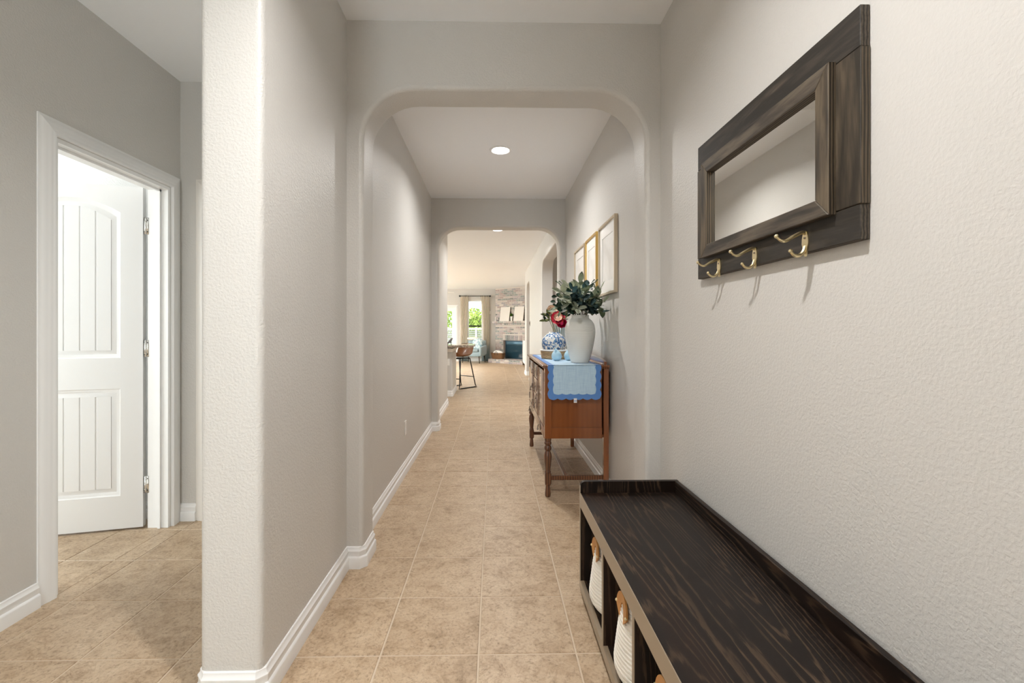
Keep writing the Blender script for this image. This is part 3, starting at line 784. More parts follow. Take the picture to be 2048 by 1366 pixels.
for y in (UY0 + ps / 2, UY1 - ps / 2):
    x = UX0 + ps / 2
    B().box(x - ps / 2, x + ps / 2, y - ps / 2, y + ps / 2, ZB, ZT, .002, 1).build('front_post', 'buffet_wood', bf)
    b = B(); b.lathe([(0, 0)] + LEGP + [(0, .092)], (x, y, 0), 20); b.box(x - .022, x + .022, y - .022, y + .022, .092, .17, .003, 1); b.lathe([(0, .17)] + LEGU + [(0, .416)], (x, y, 0), 20)
    b.build('turned_leg', 'leg_wood', bf)
    x = UX1 - .018
    B().box(x - .018, x + .018, y - .018, y + .018, 0, ZT, .002, 1).build('rear_leg', 'buffet_wood', bf)
    B().box(UX0 + .046, UX1 - .036, y - .011, y + .011, .118, .148, .003, 1).build('end_stretcher', 'leg_wood', bf)
B().box(.50, .525, UY0 + .035, UY1 - .035, .121, .145, .003, 1).build('long_stretcher', 'leg_wood', bf)
# front: two side doors, middle drawers, each with dark metal pulls
def pull(parent, y, z, tall=False):
    xx = UX0 - .004
    b = B(); b.prism([(y - .012, z - .03), (y, z - .045), (y + .012, z - .03), (y + .015, z), (y + .012, z + .03), (y, z + .045), (y - .012, z + .03), (y - .015, z)], lambda a, q, t: (t, a, q), xx - .002, xx)
    o = b.build('pull_plate', 'plastic_dark', parent)
    B().tube([(xx - .004, y, z + .01), (xx - .016, y, z + .004), (xx - .018, y, z - .02)], .004, 8).ball((xx - .018, y, z - .026), .008, 10, 8).build('drop_pull', 'plastic_dark', o)
ya, yb = UY0 + ps + .004, UY1 - ps - .004
cuts = [ya, ya + .44, yb - .44, yb]
def front_panel(y0, y1, z0, z1, name):
    return B().box(UX0 - .002, UX0 + .018, y0 + .003, y1 - .003, z0 + .003, z1 - .003, .003, 2).build(name, 'buffet_wood', bf)
for (y0, y1, s) in ((cuts[0], cuts[1], 1), (cuts[2], cuts[3], -1)):
    d = front_panel(y0, y1, ZB + .07, ZT - .015, 'cabinet_door')
    yy = y1 - .035 if s > 0 else y0 + .035
    pull(d, yy, .66)
    for zz in (.53, .84): B().box(UX0 - .005, UX0 - .001, (y0 + .012 if s > 0 else y1 - .028), (y0 + .028 if s > 0 else y1 - .012), zz - .03, zz + .03).build('strap_hinge', 'plastic_dark', d)
for z0, z1 in ((ZB + .07, .64), (.64, .77), (.77, ZT - .015)):
    d = front_panel(cuts[1] + .02, cuts[2] - .02, z0, z1, 'drawer')
    pull(d, cuts[1] + .12, (z0 + z1) / 2); pull(d, cuts[2] - .12, (z0 + z1) / 2)
d = front_panel(cuts[0], cuts[3], ZB - .012, ZB + .07, 'apron_drawer')
pull(d, cuts[0] + .25, ZB + .03); pull(d, cuts[3] - .25, ZB + .03)
for y in (cuts[1] + .01, cuts[2] - .01): B().box(UX0 - .004, UX0 + .018, y - .009, y + .009, ZB + .07, ZT - .012, .002, 1).build('front_stile', 'leg_wood', bf)

# ------------------------------------------------------------------ scalloped table runner
rn = thing('table_runner', 'pale blue scalloped runner draped over near end of buffet', 'table runner', (.56, UY0, TZ))
RX0, RX1 = .385, .742
def scal(pts_len, amp, wl): return [amp * (1 - abs(math.cos(PI * s / wl))) for s in pts_len]
def runner_loop(x0, x1, lo, hi, amp, inset):
    """closed loop (x, s): s runs down the drop (lo) and along the top (hi)"""
    x0 += inset; x1 -= inset; lo += inset; hi -= inset
    p = []
    def edge(ax, ay, bx, by, nx, ny):
        ln = math.hypot(bx - ax, by - ay); k = max(1, round(ln / .062)); m_ = k * 8
        for i in range(m_):
            u = i / m_; d_ = amp * abs(math.sin(PI * u * k))
            p.append((ax + (bx - ax) * u + nx * d_, ay + (by - ay) * u + ny * d_))
    edge(x0, lo, x1, lo, 0, -1); edge(x1, lo, x1, hi, 1, 0); edge(x1, hi, x0, hi, 0, 1); edge(x0, hi, x0, lo, -1, 0)
    return p
YE = UY0 - .0195                                           # near edge of the top
def drop(x, s, t): return (x, YE - .0015 - t, TZ + s)      # s<0 : hanging
def flat(x, s, t): return (x, YE + s, TZ + .0006 + t)
dl = -.232
outer = runner_loop(RX0, RX1, dl, 1.30, .010, 0); inner = runner_loop(RX0, RX1, dl, 1.30, .007, .034)
def split_loop(lp, sign):
    return [(x, s) for x, s in lp if (s <= 1e-6 if sign < 0 else s >= -1e-6)]
def half(lp, sign):
    q = split_loop(lp, sign)
    # close on the fold line s = 0
    if sign < 0:
        q = sorted([a for a in q if a[0] < (RX0 + RX1) / 2 and a[1] > dl + .045], key=lambda a: -a[1]), q
        left = [a for a in lp if a[1] < 0]
        i0 = next(i for i in range(len(lp)) if lp[i][1] < 0 and lp[i - 1][1] >= 0)
        seq = []
        i = i0
        while lp[i % len(lp)][1] < 0: seq.append(lp[i % len(lp)]); i += 1
        return [(seq[0][0], 0)] + seq + [(seq[-1][0], 0)]
    i0 = next(i for i in range(len(lp)) if lp[i][1] >= 0 and lp[i - 1][1] < 0)
    seq = []; i = i0
    while lp[i % len(lp)][1] >= 0: seq.append(lp[i % len(lp)]); i += 1
    return [(seq[0][0], 0)] + seq[1:] + [(seq[-1][0], 0)]
b = B(); b.prism(half(outer, -1), drop, 0, .0022); b.prism(half(outer, 1), flat, 0, .0022)
b.box(RX0 + .004, RX1 - .004, YE - .0037, YE, TZ - .001, TZ + .0028); b.build('scalloped_border', 'steel_blue', rn)
b = B(); b.prism(half(inner, -1), drop, .0022, .0036); b.prism(half(inner, 1), flat, .0022, .0032)
b.box(RX0 + .04, RX1 - .04, YE - .0051, YE, TZ - .002, TZ + .0038); b.build('linen_panel', 'linen_blue', rn)
tg = B().box(.558, .580, YE - .004, YE - .003, TZ + dl - .030, TZ + dl + .001).build('care_tag', 'white_fabric', rn)
for k in range(4): B().box(.561 + k * .0045, .5635 + k * .0045, YE - .0046, YE - .004, TZ + dl - .022, TZ + dl - .012).build('tag_print', 'steel_blue', tg)
RZ = TZ + .0042

# ------------------------------------------------------------------ ribbed vase with eucalyptus
VC = (.645, 3.40, RZ)
vs = thing('ribbed_vase', 'large pale grey ribbed ceramic vase on the blue runner', 'vase', VC)
ctrl = [(.064, 0), (.070, .012), (.088, .075), (.103, .15), (.112, .21), (.112, .25), (.104, .285), (.088, .312), (.072, .326), (.066, .334), (.066, .352)]
def interp(ctrl, z):
    for (r0, z0), (r1, z1) in zip(ctrl, ctrl[1:]):
        if z0 <= z <= z1: u = (z - z0) / (z1 - z0); return r0 + (r1 - r0) * u
    return ctrl[-1][0]
sm = spline([(r, 0, z) for r, z in ctrl], 8); ctrl2 = [(p.x, p.z) for p in sm]
prof = [(0, .002)]; nr = 46
for k in range(nr * 3 + 1):
    z = .352 * k / (nr * 3); r = interp(ctrl2, z)
    rib = .0010 * math.sin(2 * PI * k / 3 + .6) if z < .30 else 0
    prof.append((r + rib, z))
prof += [(.064, .3545), (.060, .352), (.060, .33), (.09, .28), (.09, .1), (0, .03)]
B().lathe(prof, (0, 0, 0), 48).build('vase_body', 'vase_glaze', vs, world=False, ang=60)

def leaf_mesh(name, ln, wd, fold, curl, m, tip=1.0):
    b = B(); n = 6; rows = []
    for i in range(n + 1):
        u = i / n; w_ = wd * (math.sin(PI * min(1, u * .94 + .04)) ** tip) * (1 if 0 < i < n else .06)
        z = curl * u * u; rows.append([(-w_, u * ln, z + fold * w_), (0, u * ln, z), (w_, u * ln, z + fold * w_)])
    for side in (0,):
        V = [[b.bm.verts.new(p) for p in r] for r in rows]
        for r0, r1 in zip(V, V[1:]):
            for k in range(2): b.bm.faces.new((r0[k], r0[k + 1], r1[k + 1], r1[k]))
    bmesh.ops.solidify(b.bm, geom=b.bm.faces[:], thickness=.0012)
    return b.mesh(name, m, 60)
def orient(d, up):
    d = Vector(d).normalized(); x = d.cross(Vector(up)).normalized(); z = x.cross(d)
    return Matrix((x, d, z)).transposed().to_euler()
random.seed(11)
eu = thing('eucalyptus_bouquet', 'bushy grey-green eucalyptus bouquet in the ribbed vase', 'bouquet', (VC[0], VC[1], VC[2] + .34))
LM = {k: leaf_mesh('leaf', *a) for k, a in {
    'blue': (.062, .026, .25, .010, 'leaf_blue', .7), 'sage': (.078, .019, .35, .018, 'leaf_sage', .9), 'pale': (.074, .022, .3, .014, 'leaf_pale', .85),
    'dark': (.050, .011, .3, .006, 'leaf_dark', 1.0), 'dround': (.045, .020, .3, .006, 'leaf_dark', .7), 'slate': (.055, .022, .2, .01, 'leaf_blue', .8)}.items()}
stems = B(); nleaf = 0
NS = 41
for k in range(NS):
    a = 2 * PI * (k * .61803); sn_ = -.36 + 1.34 * (k + .5) / NS; sn_ = min(.98, sn_); cs = math.sqrt(1 - sn_ * sn_)
    q = random.uniform(.86, 1.08)
    tp = Vector((math.cos(a) * cs * .205 * q, math.sin(a) * cs * .20 * q, .075 + sn_ * .175 * q))
    if tp.x > .125: tp = Vector((.125 + (tp.x - .125) * .3, tp.y * .6 - .16, tp.z - .01))
    base_ = Vector((math.cos(a) * .03, math.sin(a) * .03, -.04))
    mid = Vector((tp.x * .45, tp.y * .45, .045 + tp.z * .42))
    pts = spline([base_, mid, tp], 6)
    stems.tube(pts, [.0022 - .0012 * i / len(pts) for i in range(len(pts))], 5)
    kind = ('sage', 'blue', 'pale', 'dround', 'sage', 'slate', 'pale', 'dark')[(k * 3) % 8]
    cnt = 8 if kind == 'dark' else 7
    for j in range(cnt):
        u = .28 + .72 * (j + .6) / cnt; i = min(len(pts) - 2, int(u * (len(pts) - 1)))
        p = pts[i]; d = (pts[i + 1] - pts[max(0, i - 1)]).normalized()
        sd = d.cross(Vector((0, 0, 1))); sd = sd.normalized() if sd.length > .1 else Vector((1, 0, 0))
        ang = j * 2.4 + k
        out = (sd * math.cos(ang) + d.cross(sd) * math.sin(ang)) * .9 + d * (.45 if j < cnt - 1 else 2)
        s = random.uniform(.85, 1.2)
        if VC[0] + p.x + out.normalized().x * .08 * s > XR - .035: continue
        link_mesh('leaf', LM[kind], eu, p, orient(out, Vector((random.uniform(-.3, .3), random.uniform(-1.2, -.3), 1))), (s, s, s)); nleaf += 1
stems.build('stems', 'stem_brown', eu, world=False)
sprig = B()
for k in range(9):
    a = 2 * PI * k / 9 + .4; tp = Vector((math.cos(a) * .17, math.sin(a) * .15, .20 + .07 * math.sin(k * 2.1)))
    if tp.x > .14: tp.x = .14
    pts = spline([tp * .5, tp * .8 + Vector((0, 0, .02)), tp], 5); sprig.tube(pts, .0009, 4)
    for i in range(3, len(pts)):
        for sgn in (-1, 1):
            q = pts[i] + Vector((sgn * .012, .003, .008)); sprig.tube([pts[i], q], .0007, 4); sprig.ball(q, .0034, 6, 5, (1.5, .7, 1))
sprig.build('berry_sprigs', 'leaf_dark', eu, world=False)

# ------------------------------------------------------------------ seagrass tray, jar, flowers, small ornaments
tr = thing('woven_tray', 'round woven seagrass tray with white rim behind the ribbed vase', 'tray', (.525, 3.86, RZ))
prof = [(0, .003), (.118, .003)]
for k in range(7):
    z = .006 + .0095 * k; prof += [(.120 + .0012 * k, z), (.124 + .0012 * k, z + .0045), (.120 + .0012 * k, z + .009)]
prof += [(.118, .072), (.112, .02), (0, .012)]
B().lathe(prof, (0, 0, 0), 40).build('woven_body', 'seagrass', tr, world=False, ang=60)
B().lathe([(.117, .068), (.130, .066), (.133, .073), (.130, .080), (.118, .080)] + [(.117, .068)], (0, 0, 0), 40).build('rim', 'clay', tr, world=False)
jr = thing('ginger_jar', 'round blue and white patterned jar standing in the woven tray', 'jar', (.510, 3.86, RZ + .0125))
jp = spline([(.05, 0, 0), (.085, 0, .05), (.104, 0, .105), (.098, 0, .155), (.070, 0, .190), (.045, 0, .203), (.040, 0, .212)], 6)
B().lathe([(0, 0)] + [(p.x, p.z) for p in jp] + [(.034, .212), (.034, .19), (.05, .15), (0, .02)], (0, 0, 0), 40).build('jar_body', 'blue_white_glaze', jr, world=False, ang=60)
gv = thing('glass_vase', 'clear glass cylinder vase of peonies behind the patterned jar', 'vase', (.60, 4.06, RZ))
B().lathe([(0, .001), (.052, .001), (.055, .006), (.055, .285), (.051, .285), (.051, .012), (0, .01)], (0, 0, 0), 32).build('glass_body', 'vase_glass', gv, world=False)
pb_ = thing('peony_bouquet', 'pink and cream peonies with olive leaves in glass vase', 'bouquet', (.60, 4.06, RZ + .29))
def peony(c, r, mats, nm):
    cb = B().ball((0, 0, 0), r * .38, 12, 8); q = cb.build(nm, mats[0], pb_, world=False); q.location = c
    for ring, (cnt, rad, tilt) in enumerate(((5, .55, 70), (7, .8, 48), (9, 1.0, 22))):
        b = B()
        def pet(u, v_):
            w_ = (u - .5) * 1.0 * r * rad; l_ = v_ * r * rad
            wd = math.sin(PI * min(1, .25 + .6 * v_)); t_ = math.radians(tilt)
            return Vector((w_ * wd, l_ * math.cos(t_) + .0, l_ * math.sin(t_) + .18 * r * (4 * (u - .5) ** 2) + .02 * r * math.sin(9 * u + 7 * v_)))
        b.shell(6, 5, pet, .0012); me = b.mesh('petal', mats[min(ring, len(mats) - 1)], 70)
        for k in range(cnt):
            link_mesh('petal', me, q, (0, 0, -.2 * r), (-.55, 0, 2 * PI * k / cnt + ring * .4)) if False else link_mesh('petal', me, q, (0, 0, -.25 * r), (0, 0, 2 * PI * k / cnt + ring * .4))
    q.rotation_euler = (math.radians(66), math.radians(-8), math.radians(-6))
    return q
peony((-.035, -.06, .055), .068, ('petal_blush', 'petal_blush', 'petal_pink'), 'peony_head')
peony((-.005, -.075, .01), .05, ('petal_magenta', 'petal_magenta', 'petal_magenta'), 'peony_head')
peony((-.065, .0, .115), .072, ('petal_cream', 'petal_cream', 'petal_cream'), 'peony_head')
sb = B()
for q in ((-.035, -.06, .04), (-.005, -.07, 0), (-.065, 0, .1), (-.13, -.03, .09), (-.10, -.05, .05)):
    sb.tube([(q[0] * .1, q[1] * .1, -.27), (q[0] * .35, q[1] * .35, -.1), q], .003, 6)
sb.build('stems', 'leaf_olive', pb_, world=False)
ol = leaf_mesh('leaf', .07, .02, .3, .012, 'leaf_olive', .8)
og = leaf_mesh('leaf', .06, .018, .3, .012, 'leaf_dark', .8)
for k in range(22):
    p = (random.uniform(-.15, -.07), random.uniform(-.06, .03), random.uniform(.02, .10)) if k < 15 else (random.uniform(.01, .06), random.uniform(-.06, .02), random.uniform(.02, .12))
    d = (p[0] * 4 + random.uniform(-.4, .3), random.uniform(-1, .2), random.uniform(-.3, .9))
    s = random.uniform(.7, 1.05); link_mesh('leaf', (og if k % 3 == 0 else ol), pb_, p, orient(d, (0, -.5, 1)), (s, s, s))
def ornament(x, y, label, rz):
    t = thing('ceramic_ornament', label, 'ornament', (x, y, RZ), rz, 'pale blue ornaments on the runner')
    pr = spline([(.018, 0, 0), (.034, 0, .012), (.041, 0, .034), (.036, 0, .058), (.022, 0, .074), (.012, 0, .086), (.004, 0, .098)], 5)
    b = B(); b.lathe([(0, 0)] + [(p.x, p.z) for p in pr] + [(0, .099)], (0, 0, 0), 28)
    for v_ in b.bm.verts:
        u = max(0, (v_.co.z - .05) / .05); v_.co.x -= .010 * u * u
    b.build('body', 'ceramic_blue', t, world=False, ang=60)
    def wing(u, v_):
        a = -PI * .9 + u * 1.5; z = .052 + v_ * .04 * (1 - abs(u - .5) * 1.2); r = .037 - .018 * v_
        return Vector((r * math.cos(a) * 1.03, r * math.sin(a) * 1.03, z))
    B().shell(10, 4, wing, .003).build('folded_collar', 'ceramic_blue', t, world=False, ang=60)
ornament(.497, 3.60, 'pale blue ceramic ornament standing clear, left of the ribbed vase', 0)
ornament(.600, 3.62, 'pale blue ceramic ornament half hidden behind the ribbed vase', .8)

# ------------------------------------------------------------------ wall plates
def plate(name, label, cat, pos, Nrm, wd=.072, ht=.116, m='plastic_white', kind='outlet'):
    Nv = Vector(Nrm); side = Vector((0, 0, 1)).cross(Nv)
    t = thing(name, label, cat, pos)
    def bx(a0, a1, z0, z1, d0, d1, nm, mm, par):
        p0 = Vector(pos) + side * a0 + Nv * d0; p1 = Vector(pos) + side * a1 + Nv * d1
        x0, x1 = sorted((p0.x, p1.x)); y0, y1 = sorted((p0.y, p1.y))
        return B().box(x0, x1, y0, y1, pos[2] + z0, pos[2] + z1, .0012, 1).build(nm, mm, par)
    f = bx(-wd / 2, wd / 2, -ht / 2, ht / 2, 0.0003, .006, 'cover_plate', m, t)
    if kind == 'outlet':
        for z in (-.026, .026): bx(-.016, .016, z - .017, z + .017, .005, .0075, 'socket', m, f)
    elif kind == 'switch': bx(-.016, .016, -.033, .033, .005, .010, 'rocker', m, f)
    else: bx(-wd * .3, wd * .3, -ht * .2, ht * .3, .005, .022, 'display', m, f)
plate('wall_outlet', 'white wall outlet low on the hall wall left of the buffet', 'outlet', (XL, 3.76, .375), (1, 0, 0))
plate('thermostat', 'small brown thermostat on the right wall by the last opening', 'thermostat', (XR, 10.55, 1.33), (-1, 0, 0), .09, .12, 'plastic_dark', 'thermo')
plate('light_switch', 'white switch plate on the far wall right of the curtains', 'switch', (-.157, YW, 1.84), (0, -1, 0), kind='switch')

# ------------------------------------------------------------------ breakfast bar, figurine, stool
kb = thing('breakfast_bar', 'greige half wall breakfast bar with granite counter at left', 'counter', (-1.9, 8.55, 0))
KX, KY0, KY1 = -.745, 8.09, 9.0
b = B().box(-3.4, KX, KY0, KY1, 0, .855)
b.bevel_where(lambda e: abs(e.verts[0].co.z - e.verts[1].co.z) > .5, .02, 4); b.build('half_wall', 'paint', kb)
bbk = [(a, z) for a, z in BASE]
sweep([(x_, y_, 0) for x_, y_ in chamfer([(-3.4, KY0), (KX, KY0), (KX, KY1), (-1.6, KY1)])], bbk, (0, 0, 1)).build('baseboard', 'trim', kb)
sweep([(-3.4, KY0, .79), (KX, KY0, .79), (KX, KY1, .79), (-1.6, KY1, .79)], [(0, 0), (.006, 0), (.010, .02), (.022, .045), (.026, .064), (0, .064)], (0, 0, 1)).build('crown_trim', 'trim_cream', kb)
ct = B(); r = .05
poly = [(-3.45, 7.98), (-.36 - r, 7.98)] + [(-.36 - r + r * math.sin(t), 7.98 + r - r * math.cos(t)) for t in [PI / 2 * k / 5 for k in range(6)]] + [(-.36 - r + r * math.cos(t), 8.86 - r + r * math.sin(t)) for t in [PI / 2 * k / 5 for k in range(6)]] + [(-3.45, 8.86)]
ct.prism(poly, lambda a, c, t: (a, c, t), .872, .912)
ct.bevel_where(lambda e: abs(e.verts[0].co.z - e.verts[1].co.z) < 1e-5, .006, 2); ct.build('countertop', 'granite', kb)
B().box(-3.3, KX - .03, KY0 + .03, KY1 - .03, .855, .872).build('substrate', 'trim_cream', kb)
plate('bar_outlet', 'cream outlet plate on the end of the breakfast bar', 'outlet', (-.822, KY0, .61), (0, -1, 0), m='plastic_white')
fg = thing('bird_figurine', 'small dark grey figurine standing on the breakfast bar counter', 'figurine', (-.80, 8.30, .912), .2)
b = B()
bp = spline([(-.045, 0, .030), (-.02, 0, .046), (.005, 0, .070), (.022, 0, .095), (.03, 0, .108)], 6)
b.tube(bp, [.006 + .017 * math.sin(PI * min(1, .12 + .78 * k / len(bp))) for k in range(len(bp))], 12)
b.build('body', 'figurine', fg, world=False)
B().ball((.034, 0, .112), .012, 12, 8, (1.3, 1, 1)).tube([(.044, 0, .113), (.06, 0, .108)], [.005, .001], 8).build('head', 'figurine', fg, world=False)
B().tube([(-.03, 0, .045), (-.042, 0, .02), (-.045, 0, 0)], [.012, .009, .008], 8).build('leg', 'figurine', fg, world=False)
B().tube([(.008, 0, .06), (.016, 0, .025), (.026, 0, 0)], [.013, .008, .007], 8).build('leg', 'figurine', fg, world=False)

st = thing('bar_stool', 'brown leather bucket bar stool with black sled legs', 'stool', (-.691, 9.364, 0), math.radians(-40.5))
hw, hl = .215, .255
for sx in (-1, 1):
    x = sx * hw; xt = sx * .155
    pts = spline([(xt, .10, .585), (x * .98, .20, .05), (x, .225, .012), (x, 0, .010), (x, -.225, .012), (x * .98, -.215, .05), (xt, -.15, .585)], 4)
    pts = [Vector((xt, .12, .60)), Vector((x * .97, .225, .06)), Vector((x, .25, .012)), Vector((x, .0, .011)), Vector((x, -.25, .012)), Vector((x * .97, -.235, .06)), Vector((xt, -.15, .60))]
    B().tube(pts, .011, 8).build('sled_leg', 'black_metal', st, world=False)
    for yy in (-.235, .235): B().tube([(x, yy - .02, .012), (x, yy + .02, .012)], .016, 8).build('foot_cap', 'plastic_dark', st, world=False)
for yy, zz in ((.203, .22), (-.216, .20)):
    B().tube([(-hw * .92, yy, zz), (hw * .92, yy, zz)], .0085, 8).build('crossbar', 'black_metal', st, world=False)
B().tube([(-.155, .12, .60), (.155, .12, .60)], .011, 8).tube([(-.155, -.15, .60), (.155, -.15, .60)], .011, 8).box(-.14, .14, -.15, .13, .598, .612).build('seat_bracket', 'black_metal', st, world=False)
def bucket(u, v_):
    s = v_; a = (u - .5) * 2
    if s < .55:
        q = s / .55; y = -.22 + q * .36; z = .635 + .012 * (1 - q) - .012 * math.sin(PI * q)
    else:
        q = (s - .55) / .45; y = .14 + .085 * math.sin(q * PI / 2) + .035 * q; z = .632 + .27 * q ** 1.05
    wdt = .205 + .015 * math.sin(PI * s)
    if s > .55: wdt = .22 - .02 * ((s - .55) / .45) ** 2
    rise = .075 * abs(a) ** 2.6 * min(1, .35 + s * 1.2) if s < .6 else .09 * abs(a) ** 2.6 * (1 - (s - .6) * 1.6)
    fwd = -.085 * abs(a) ** 2.4 * max(0, (s - .45) / .55)
    top = -.05 * abs(a) ** 3 * max(0, (s - .8) / .2)
    return Vector((a * wdt, y + fwd, z + max(0, rise) + top))
B().shell(16, 18, bucket, .022).build('bucket_seat', 'cognac_leather', st, world=False, ang=60)

# ------------------------------------------------------------------ ceiling fan
cf = thing('ceiling_fan', 'white ceiling fan in the living room, blades just showing', 'ceiling fan', (-1.85, 13.5, 2.30))
B().tube([(0, 0, .42), (0, 0, .06)], .012, 10).lathe([(0, .42), (.07, .42), (.06, .38), (.015, .35)], (0, 0, 0), 20).build('down_rod', 'fan_white', cf, world=False)
B().lathe([(0, .09), (.08, .08), (.11, .05), (.11, .0), (.07, -.03), (0, -.03)], (0, 0, 0), 24).build('motor_housing', 'fan_white', cf, world=False)
B().lathe([(0, -.13), (.06, -.12), (.095, -.08), (.10, -.035), (0, -.03)], (0, 0, 0), 24).build('light_bowl', 'clay', cf, world=False)
l = bpy.data.lights.new('fan_fill_lamp', 'AREA'); l.shape = 'DISK'; l.size = .16; l.energy = 50; l.color = (1, .97, .92)  # added unseen fill lamp under the fan, brightens the far wall
lo = bpy.data.objects.new('fan_fill_lamp', l); C.objects.link(lo); lo.parent = cf; lo.location = (0, 0, -.14)
for k in range(5):
    a = 2 * PI * k / 5 + .12
    b = B().box(.12, .66, -.065, .065, -.004, .004, .003, 1).box(.08, .17, -.02, .02, -.008, .0, .002, 1)
    bmesh.ops.rotate(b.bm, cent=(0, 0, 0), matrix=Matrix.Rotation(a, 3, 'Z') @ Matrix.Rotation(math.radians(10), 3, 'X'), verts=b.bm.verts[:])
    b.build('fan_blade', 'fan_white', cf, world=False)

# ------------------------------------------------------------------ curtains and rod
rod = thing('curtain_rod', 'dark curtain rod above the far window', 'curtain rod', (-.71, YW - .09, 2.455))
B().tube([(-1.27, YW - .09, 2.455), (-.16, YW - .09, 2.455)], .013, 10).build('rod', 'black_metal', rod)
for x in (-1.285, -.145): B().ball((x, YW - .09, 2.455), .032, 12, 8).build('finial', 'black_metal', rod)
for x in (-1.22, -.21): B().tube([(x, YW, 2.44), (x, YW - .09, 2.44)], .008, 8).build('bracket', 'black_metal', rod)
def curtain(x0, x1, lo_in, side, label):
    t = thing('curtain', label, 'curtain', ((x0 + x1) / 2, YW - .09, .02), 0, 'cream curtains at the far window')
    def fn(u, v_):
        z = .015 + 2.46 * v_
        k = (1 - v_)
        inner = lo_in * math.sin(PI * min(1, k * .85)) * .9
        a0, a1 = (x0, x1 - inner) if side < 0 else (x0 + inner, x1)
        fold = .04 * math.sin(u * 2 * PI * 5.5 + .4 * math.sin(5 * v_)) * (.65 + .35 * k)
        return Vector((a0 + (a1 - a0) * u, YW - .085 + fold, z))
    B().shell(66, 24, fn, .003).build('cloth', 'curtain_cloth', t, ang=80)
    for k in range(6):
        x = x0 + (x1 - x0) * (k + .5) / 6
        b = B(); b.tube([(x, YW - .09 + .020 * math.cos(a), 2.452 + .020 * math.sin(a)) for a in [2 * PI * q / 12 for q in range(13)]], .003, 6); b.build('ring', 'black_metal', t)
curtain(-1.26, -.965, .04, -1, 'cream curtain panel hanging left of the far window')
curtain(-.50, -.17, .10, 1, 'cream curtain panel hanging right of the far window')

# ------------------------------------------------------------------ armchair
ac = thing('armchair', 'pale blue upholstered armchair with dark legs before the curtains', 'armchair', (-.72, 16.45, 0), math.radians(-18))
B().box(-.33, .33, -.34, .30, .24, .40, .03, 3).build('seat_base', 'armchair_fabric', ac, world=False)
B().box(-.27, .27, -.36, .20, .40, .50, .04, 3).build('seat_cushion', 'armchair_fabric', ac, world=False)
b = B().box(-.34, .34, .20, .33, .30, .80, .04, 3)
for v_ in b.bm.verts: v_.co.y += max(0, v_.co.z - .4) * .22
b.build('backrest', 'armchair_fabric', ac, world=False)
for sx in (-1, 1):
    b = B().box(sx * .345 - .05, sx * .345 + .05, -.34, .30, .25, .60, .035, 3)
    for v_ in b.bm.verts: v_.co.z += .04 * (v_.co.y > 0) - .03 * (v_.co.y < -.2) * (v_.co.z > .4)
    b.build('armrest', 'armchair_fabric', ac, world=False)
    for yy in (-.30, .26): B().tube([(sx * .30, yy, .25), (sx * .325, yy * 1.06, 0)], [.022, .012], 8).build('leg', 'dark_wood', ac, world=False)
pl_ = thing('throw_pillow', 'blue patterned throw pillow on the pale blue armchair', 'pillow', (-.60, 16.38, .50), math.radians(-18))
b = B(); b.ball((0, .02, .19), .2, 20, 14, (1.0, .36, 1.0))
for v_ in b.bm.verts:
    for ax, c0 in ((0, 0), (2, .19)):
        d_ = v_.co[ax] - c0; v_.co[ax] = c0 + math.copysign(abs(d_ / .2) ** .6 * .19, d_)
    v_.co.y += v_.co.z * .30 - .06
b.build('cover', 'pillow_fabric', pl_, world=False, ang=80)
sf = thing('lumbar_cushion', 'cream bolster draped over the top of the armchair', 'cushion', (-.78, 16.72, .80), math.radians(-18))
B().ball((0, 0.02, -.0 + .062), .1, 20, 12, (2.4, .9, .6)).build('cover', 'cushion_cream', sf, world=False)

# ------------------------------------------------------------------ corner brick fireplace
FPO = (.06, 17.02, 0)
fp = thing('brick_fireplace', 'whitewashed brick corner fireplace with raised hearth and mantel', 'fireplace', FPO, -PI / 4)
FW = 1.80; bw_, bh_, mj = .196, .0575, .0115
fx0, fx1, fz0, fz1 = .40, 1.34, .135, .80
bk = B(); bk.prism([(.0, 0), (FW, 0), (FW, ZC - .001), (0, ZC - .001)], lambda a, z, t: (a, t, z), -.002, .10, [[(fx0, fz0), (fx1, fz0), (fx1, fz1), (fx0, fz1)]])
bk.build('mortar_backing', 'mortar', fp, world=False)
def brick_me(l_, h_, d_):
    return B().box(-l_ / 2, l_ / 2, -d_, 0, -h_ / 2, h_ / 2, .004, 1).mesh('brick', 'brick')
ME = {}
def put_brick(x0, x1, z0, z1, y=-.002, d=.008, z_rot=None):
    key = (round(x1 - x0, 3), round(z1 - z0, 3), round(d, 3))
    if key not in ME: ME[key] = brick_me(*key)
    link_mesh('brick', ME[key], fp, ((x0 + x1) / 2, y, (z0 + z1) / 2))
row = bh_ + mj
zc = .135; r_ = 0
while zc + bh_ < ZC:
    if not (1.36 - bh_ < zc < 1.5):
        x = -(bw_ + mj) / 2 * (r_ % 2)
        while x < FW - .02:
            a, c = max(x, 0), min(x + bw_, FW)
            segs = [(a, c)]
            if zc < fz1 + .20 and zc + bh_ > fz0:
                lo_, hi_ = (fx0 - .0, fx1 + .0) if zc < fz1 else (fx0 - .02, fx1 + .02)
                segs = []
                if a < lo_: segs.append((a, min(c, lo_)))
                if c > hi_: segs.append((max(a, hi_), c))
            for s0, s1 in segs:
                if s1 - s0 > .03: put_brick(s0, s1, zc, min(zc + bh_, ZC - .003))
            x += bw_ + mj
    zc += row; r_ += 1
x = fx0 - .015                                     # soldier course over the firebox
while x + .0575 < fx1 + .02:
    put_brick(x, x + .0575, fz1 + .004, fz1 + .19, d=.012); x += .0575 + mj
